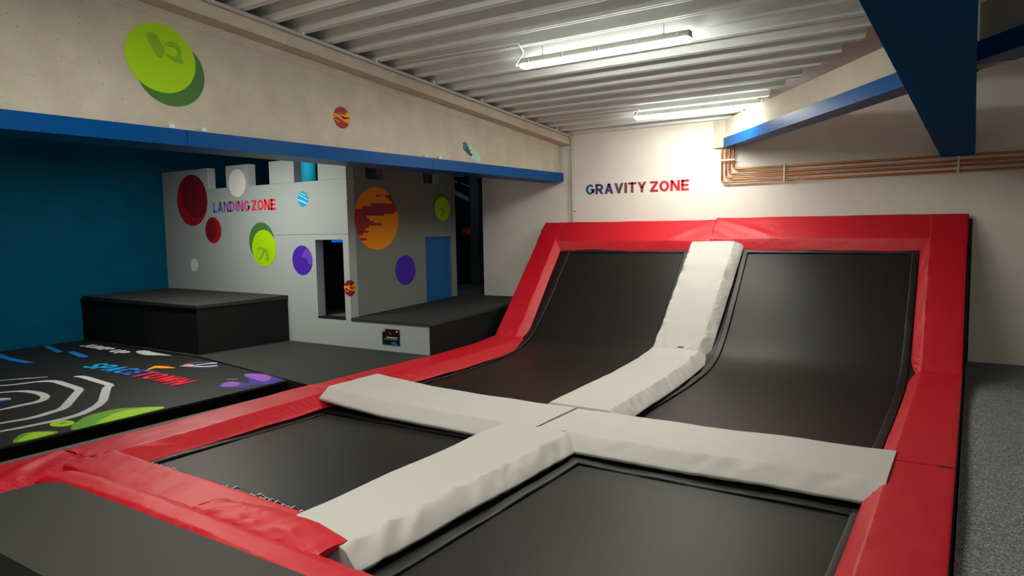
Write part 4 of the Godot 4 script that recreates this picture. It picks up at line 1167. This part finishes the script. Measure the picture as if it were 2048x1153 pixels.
	obj("body", hexa([Vector3(-12.22, 0.0, -5.76), Vector3(-9.1, 0.0, -5.78), Vector3(-9.0, 0.0, -7.27), Vector3(-12.22, 0.0, -7.27)], [Vector3(-12.22, 0.66, -5.76), Vector3(-9.1, 0.66, -5.78), Vector3(-9.0, 0.66, -7.27), Vector3(-12.22, 0.66, -7.27)]), M.foam_black, f)
	obj("top_cover", hexa([Vector3(-12.23, 0.66, -5.75), Vector3(-9.09, 0.66, -5.77), Vector3(-8.99, 0.66, -7.275), Vector3(-12.23, 0.66, -7.275)], [Vector3(-12.23, 0.725, -5.75), Vector3(-9.09, 0.7, -5.77), Vector3(-8.99, 0.72, -7.275), Vector3(-12.23, 0.735, -7.275)]), M.mat_black, f)

func build_fittings() -> void:
	# copper pipes on the white wall
	var vx := [-2.983, -2.925, -2.877, -2.822]
	var hy := [2.288, 2.352, 2.404, 2.47]
	var names := ["lowest copper pipe on the white wall, outermost in the bend", "second copper pipe from the bottom on the white wall", "second copper pipe from the top on the white wall", "uppermost copper pipe on the white wall, innermost in the bend"]
	for i in 4:
		var t := thing("copper_pipe", names[i], "pipe", Vector3(vx[i], hy[i], -9.975), "copper pipes along the white wall")
		var path := rounded([Vector3(vx[i], 2.76, -9.975), Vector3(vx[i], hy[i], -9.975), Vector3(4.99, hy[i] - 0.004, -9.975)], 0.055)
		obj("tube", tube(path, 0.0135, 12), M.copper, t)
		for e in [Vector3(vx[i], hy[i] + 0.075, -9.975), Vector3(vx[i], 2.7, -9.975)]:
			obj("fitting", tube([e - Vector3(0, 0.014, 0), e + Vector3(0, 0.014, 0)], 0.0162, 12), M.copper, t)
		var e2 := Vector3(vx[i] + 0.075, hy[i], -9.975)
		obj("fitting", tube([e2 - Vector3(0.014, 0, 0), e2 + Vector3(0.014, 0, 0)], 0.0162, 12), M.copper, t)
		if i == 0:
			for k in 3:
				var e3 := Vector3(-0.42 + k * 0.035, hy[i] - 0.002, -9.975)
				obj("fitting", tube([e3 - Vector3(0.006, 0, 0), e3 + Vector3(0.006, 0, 0)], 0.0165, 12), M.copper, t)
	clamp_bar("white clamp bar across the upright copper pipes under the diagonal beam", [], Vector3(-2.995, 2.6, -9.955), Vector3(-2.81, 2.6, -9.955))
	clamp_bar("white upright clamp bar on the copper pipes, left of the steel beam", [], Vector3(-2.144, 2.268, -9.955), Vector3(-2.144, 2.505, -9.955))
	clamp_bar("white upright clamp bar on the copper pipes, below the end of the steel beam", [], Vector3(-0.175, 2.268, -9.955), Vector3(-0.175, 2.505, -9.955))
	# conduit along the beam and down the wall
	var c := thing("conduit", "thin grey conduit along the top of the concrete beam, bending down the white wall", "conduit", Vector3(-5.37, 0.0, -9.99))
	var pts := [Vector3(-5.375, ceiling_y(3.9) - 0.022, 3.9), Vector3(-5.375, ceiling_y(-9.99) - 0.03, -9.99), Vector3(-5.352, 0.0, -9.99)]
	obj("tube", tube(rounded(pts, 0.06), 0.019, 10), M.conduit, c)
	for z in [-1.8, -2.75, -3.7, -4.65, -5.62, -6.58, -7.55, -8.55, -9.5]:
		obj("bracket", box(Vector3(-5.397, ceiling_y(z) - 0.03, z - 0.012), Vector3(-5.35, ceiling_y(z) + 0.03, z + 0.012), 0.003), M.white_plastic, c)
	for y in [2.95, 1.98]:
		obj("bracket", box(Vector3(-5.36, y - 0.012, -10.02), Vector3(-5.315, y + 0.012, -9.975), 0.003), M.white_plastic, c)
	# cables feeding the two lights
	cable("pale cable drooping from the ceiling to the left end of the nearer batten light", [Vector3(-5.3, ceiling_y(-5.85) + 0.02, -5.85), Vector3(-3.75, ceiling_y(-5.9) + 0.0, -5.9), Vector3(-3.78, 3.44, -6.05), Vector3(-3.98, 3.36, -6.2), Vector3(-3.91, 3.36, -6.2)])
	cable("pale cable drooping from the ceiling to the left end of the farther batten light", [Vector3(-5.3, ceiling_y(-8.85) + 0.01, -8.85), Vector3(-3.75, ceiling_y(-8.85), -8.85), Vector3(-3.82, 3.2, -8.95), Vector3(-3.93, 3.18, -9.05), Vector3(-3.87, 3.18, -9.05)])
	# notice on the platform
	var s := thing("notice_sign", "small square black notice with coloured planets on the grey platform front", "sign", Vector3(-6.83, 0.21, -7.28))
	var im := Image.create(128, 128, false, Image.FORMAT_RGB8)
	im.fill(srgb("0a0b0c"))
	var blob := func(cx: int, cy: int, r: int, h: String) -> void:
		for y in range(max(0, cy - r), min(128, cy + r + 1)):
			for x in range(max(0, cx - r), min(128, cx + r + 1)):
				if (x - cx) * (x - cx) + (y - cy) * (y - cy) <= r * r: im.set_pixel(x, y, srgb(h))
	blob.call(6, 8, 18, "e08a28")
	blob.call(0, 4, 9, "f0b040")
	blob.call(60, 34, 13, "70182c")
	blob.call(60, 32, 6, "a02440")
	blob.call(112, 16, 7, "dcdcdc")
	blob.call(90, 124, 24, "1c5cc0")
	im.fill_rect(Rect2i(94, 30, 5, 2), srgb("cccccc"))
	var r := RandomNumberGenerator.new()
	r.seed = 3
	for row in [[64, 9, "e8e0e0", 34], [78, 3, "a8a0a0", 12], [84, 3, "a8a0a0", 12]]:
		var x: int = row[3]
		while x < 112:
			var w := r.randi_range(5, 12)
			im.fill_rect(Rect2i(x, row[0], min(w, 114 - x), row[1]), srgb(row[2]))
			x += w + 3
	var sm := mk("ffffff", 0.4)
	sm.albedo_texture = ImageTexture.create_from_image(im)
	obj("board", box(Vector3(-6.992, 0.096, -7.28), Vector3(-6.67, 0.318, -7.268), 0.002), M.black, s)
	var st := begin()
	var z := -7.2675
	var vs := [[Vector3(-6.99, 0.316, z), Vector2(0, 0)], [Vector3(-6.672, 0.316, z), Vector2(1, 0)], [Vector3(-6.672, 0.098, z), Vector2(1, 1)], [Vector3(-6.99, 0.098, z), Vector2(0, 1)]]
	for i in [0, 1, 2, 0, 2, 3]:
		st.set_uv(vs[i][1])
		st.add_vertex(vs[i][0])
	obj("print", done(st), sm, s)

func clamp_bar(label: String, _n: Array, a: Vector3, b: Vector3) -> void:
	var t := thing("pipe_clamp", label, "pipe clamp", (a + b) * 0.5, "white clamps on the copper pipes")
	var e := Vector3(0.011, 0.011, 0.004)
	obj("bar", box(a.min(b) - e, a.max(b) + e, 0.003), M.white_plastic, t)
	for k in 3:
		var p := a.lerp(b, 0.18 + 0.32 * k)
		obj("screw", tube([p + Vector3(0, 0, 0.003), p + Vector3(0, 0, 0.008)], 0.005, 8), M.grey_metal, t)
		obj("standoff", box(p - Vector3(0.006, 0.006, 0.064), p + Vector3(0.006, 0.006, 0.0), 0.0), M.white_plastic, t)

func cable(label: String, pts: Array) -> void:
	tag(obj("power_cable", tube(rounded(pts, 0.03, 3), 0.008, 8), M.white_plastic), label, "cable", "cables of the batten lights")
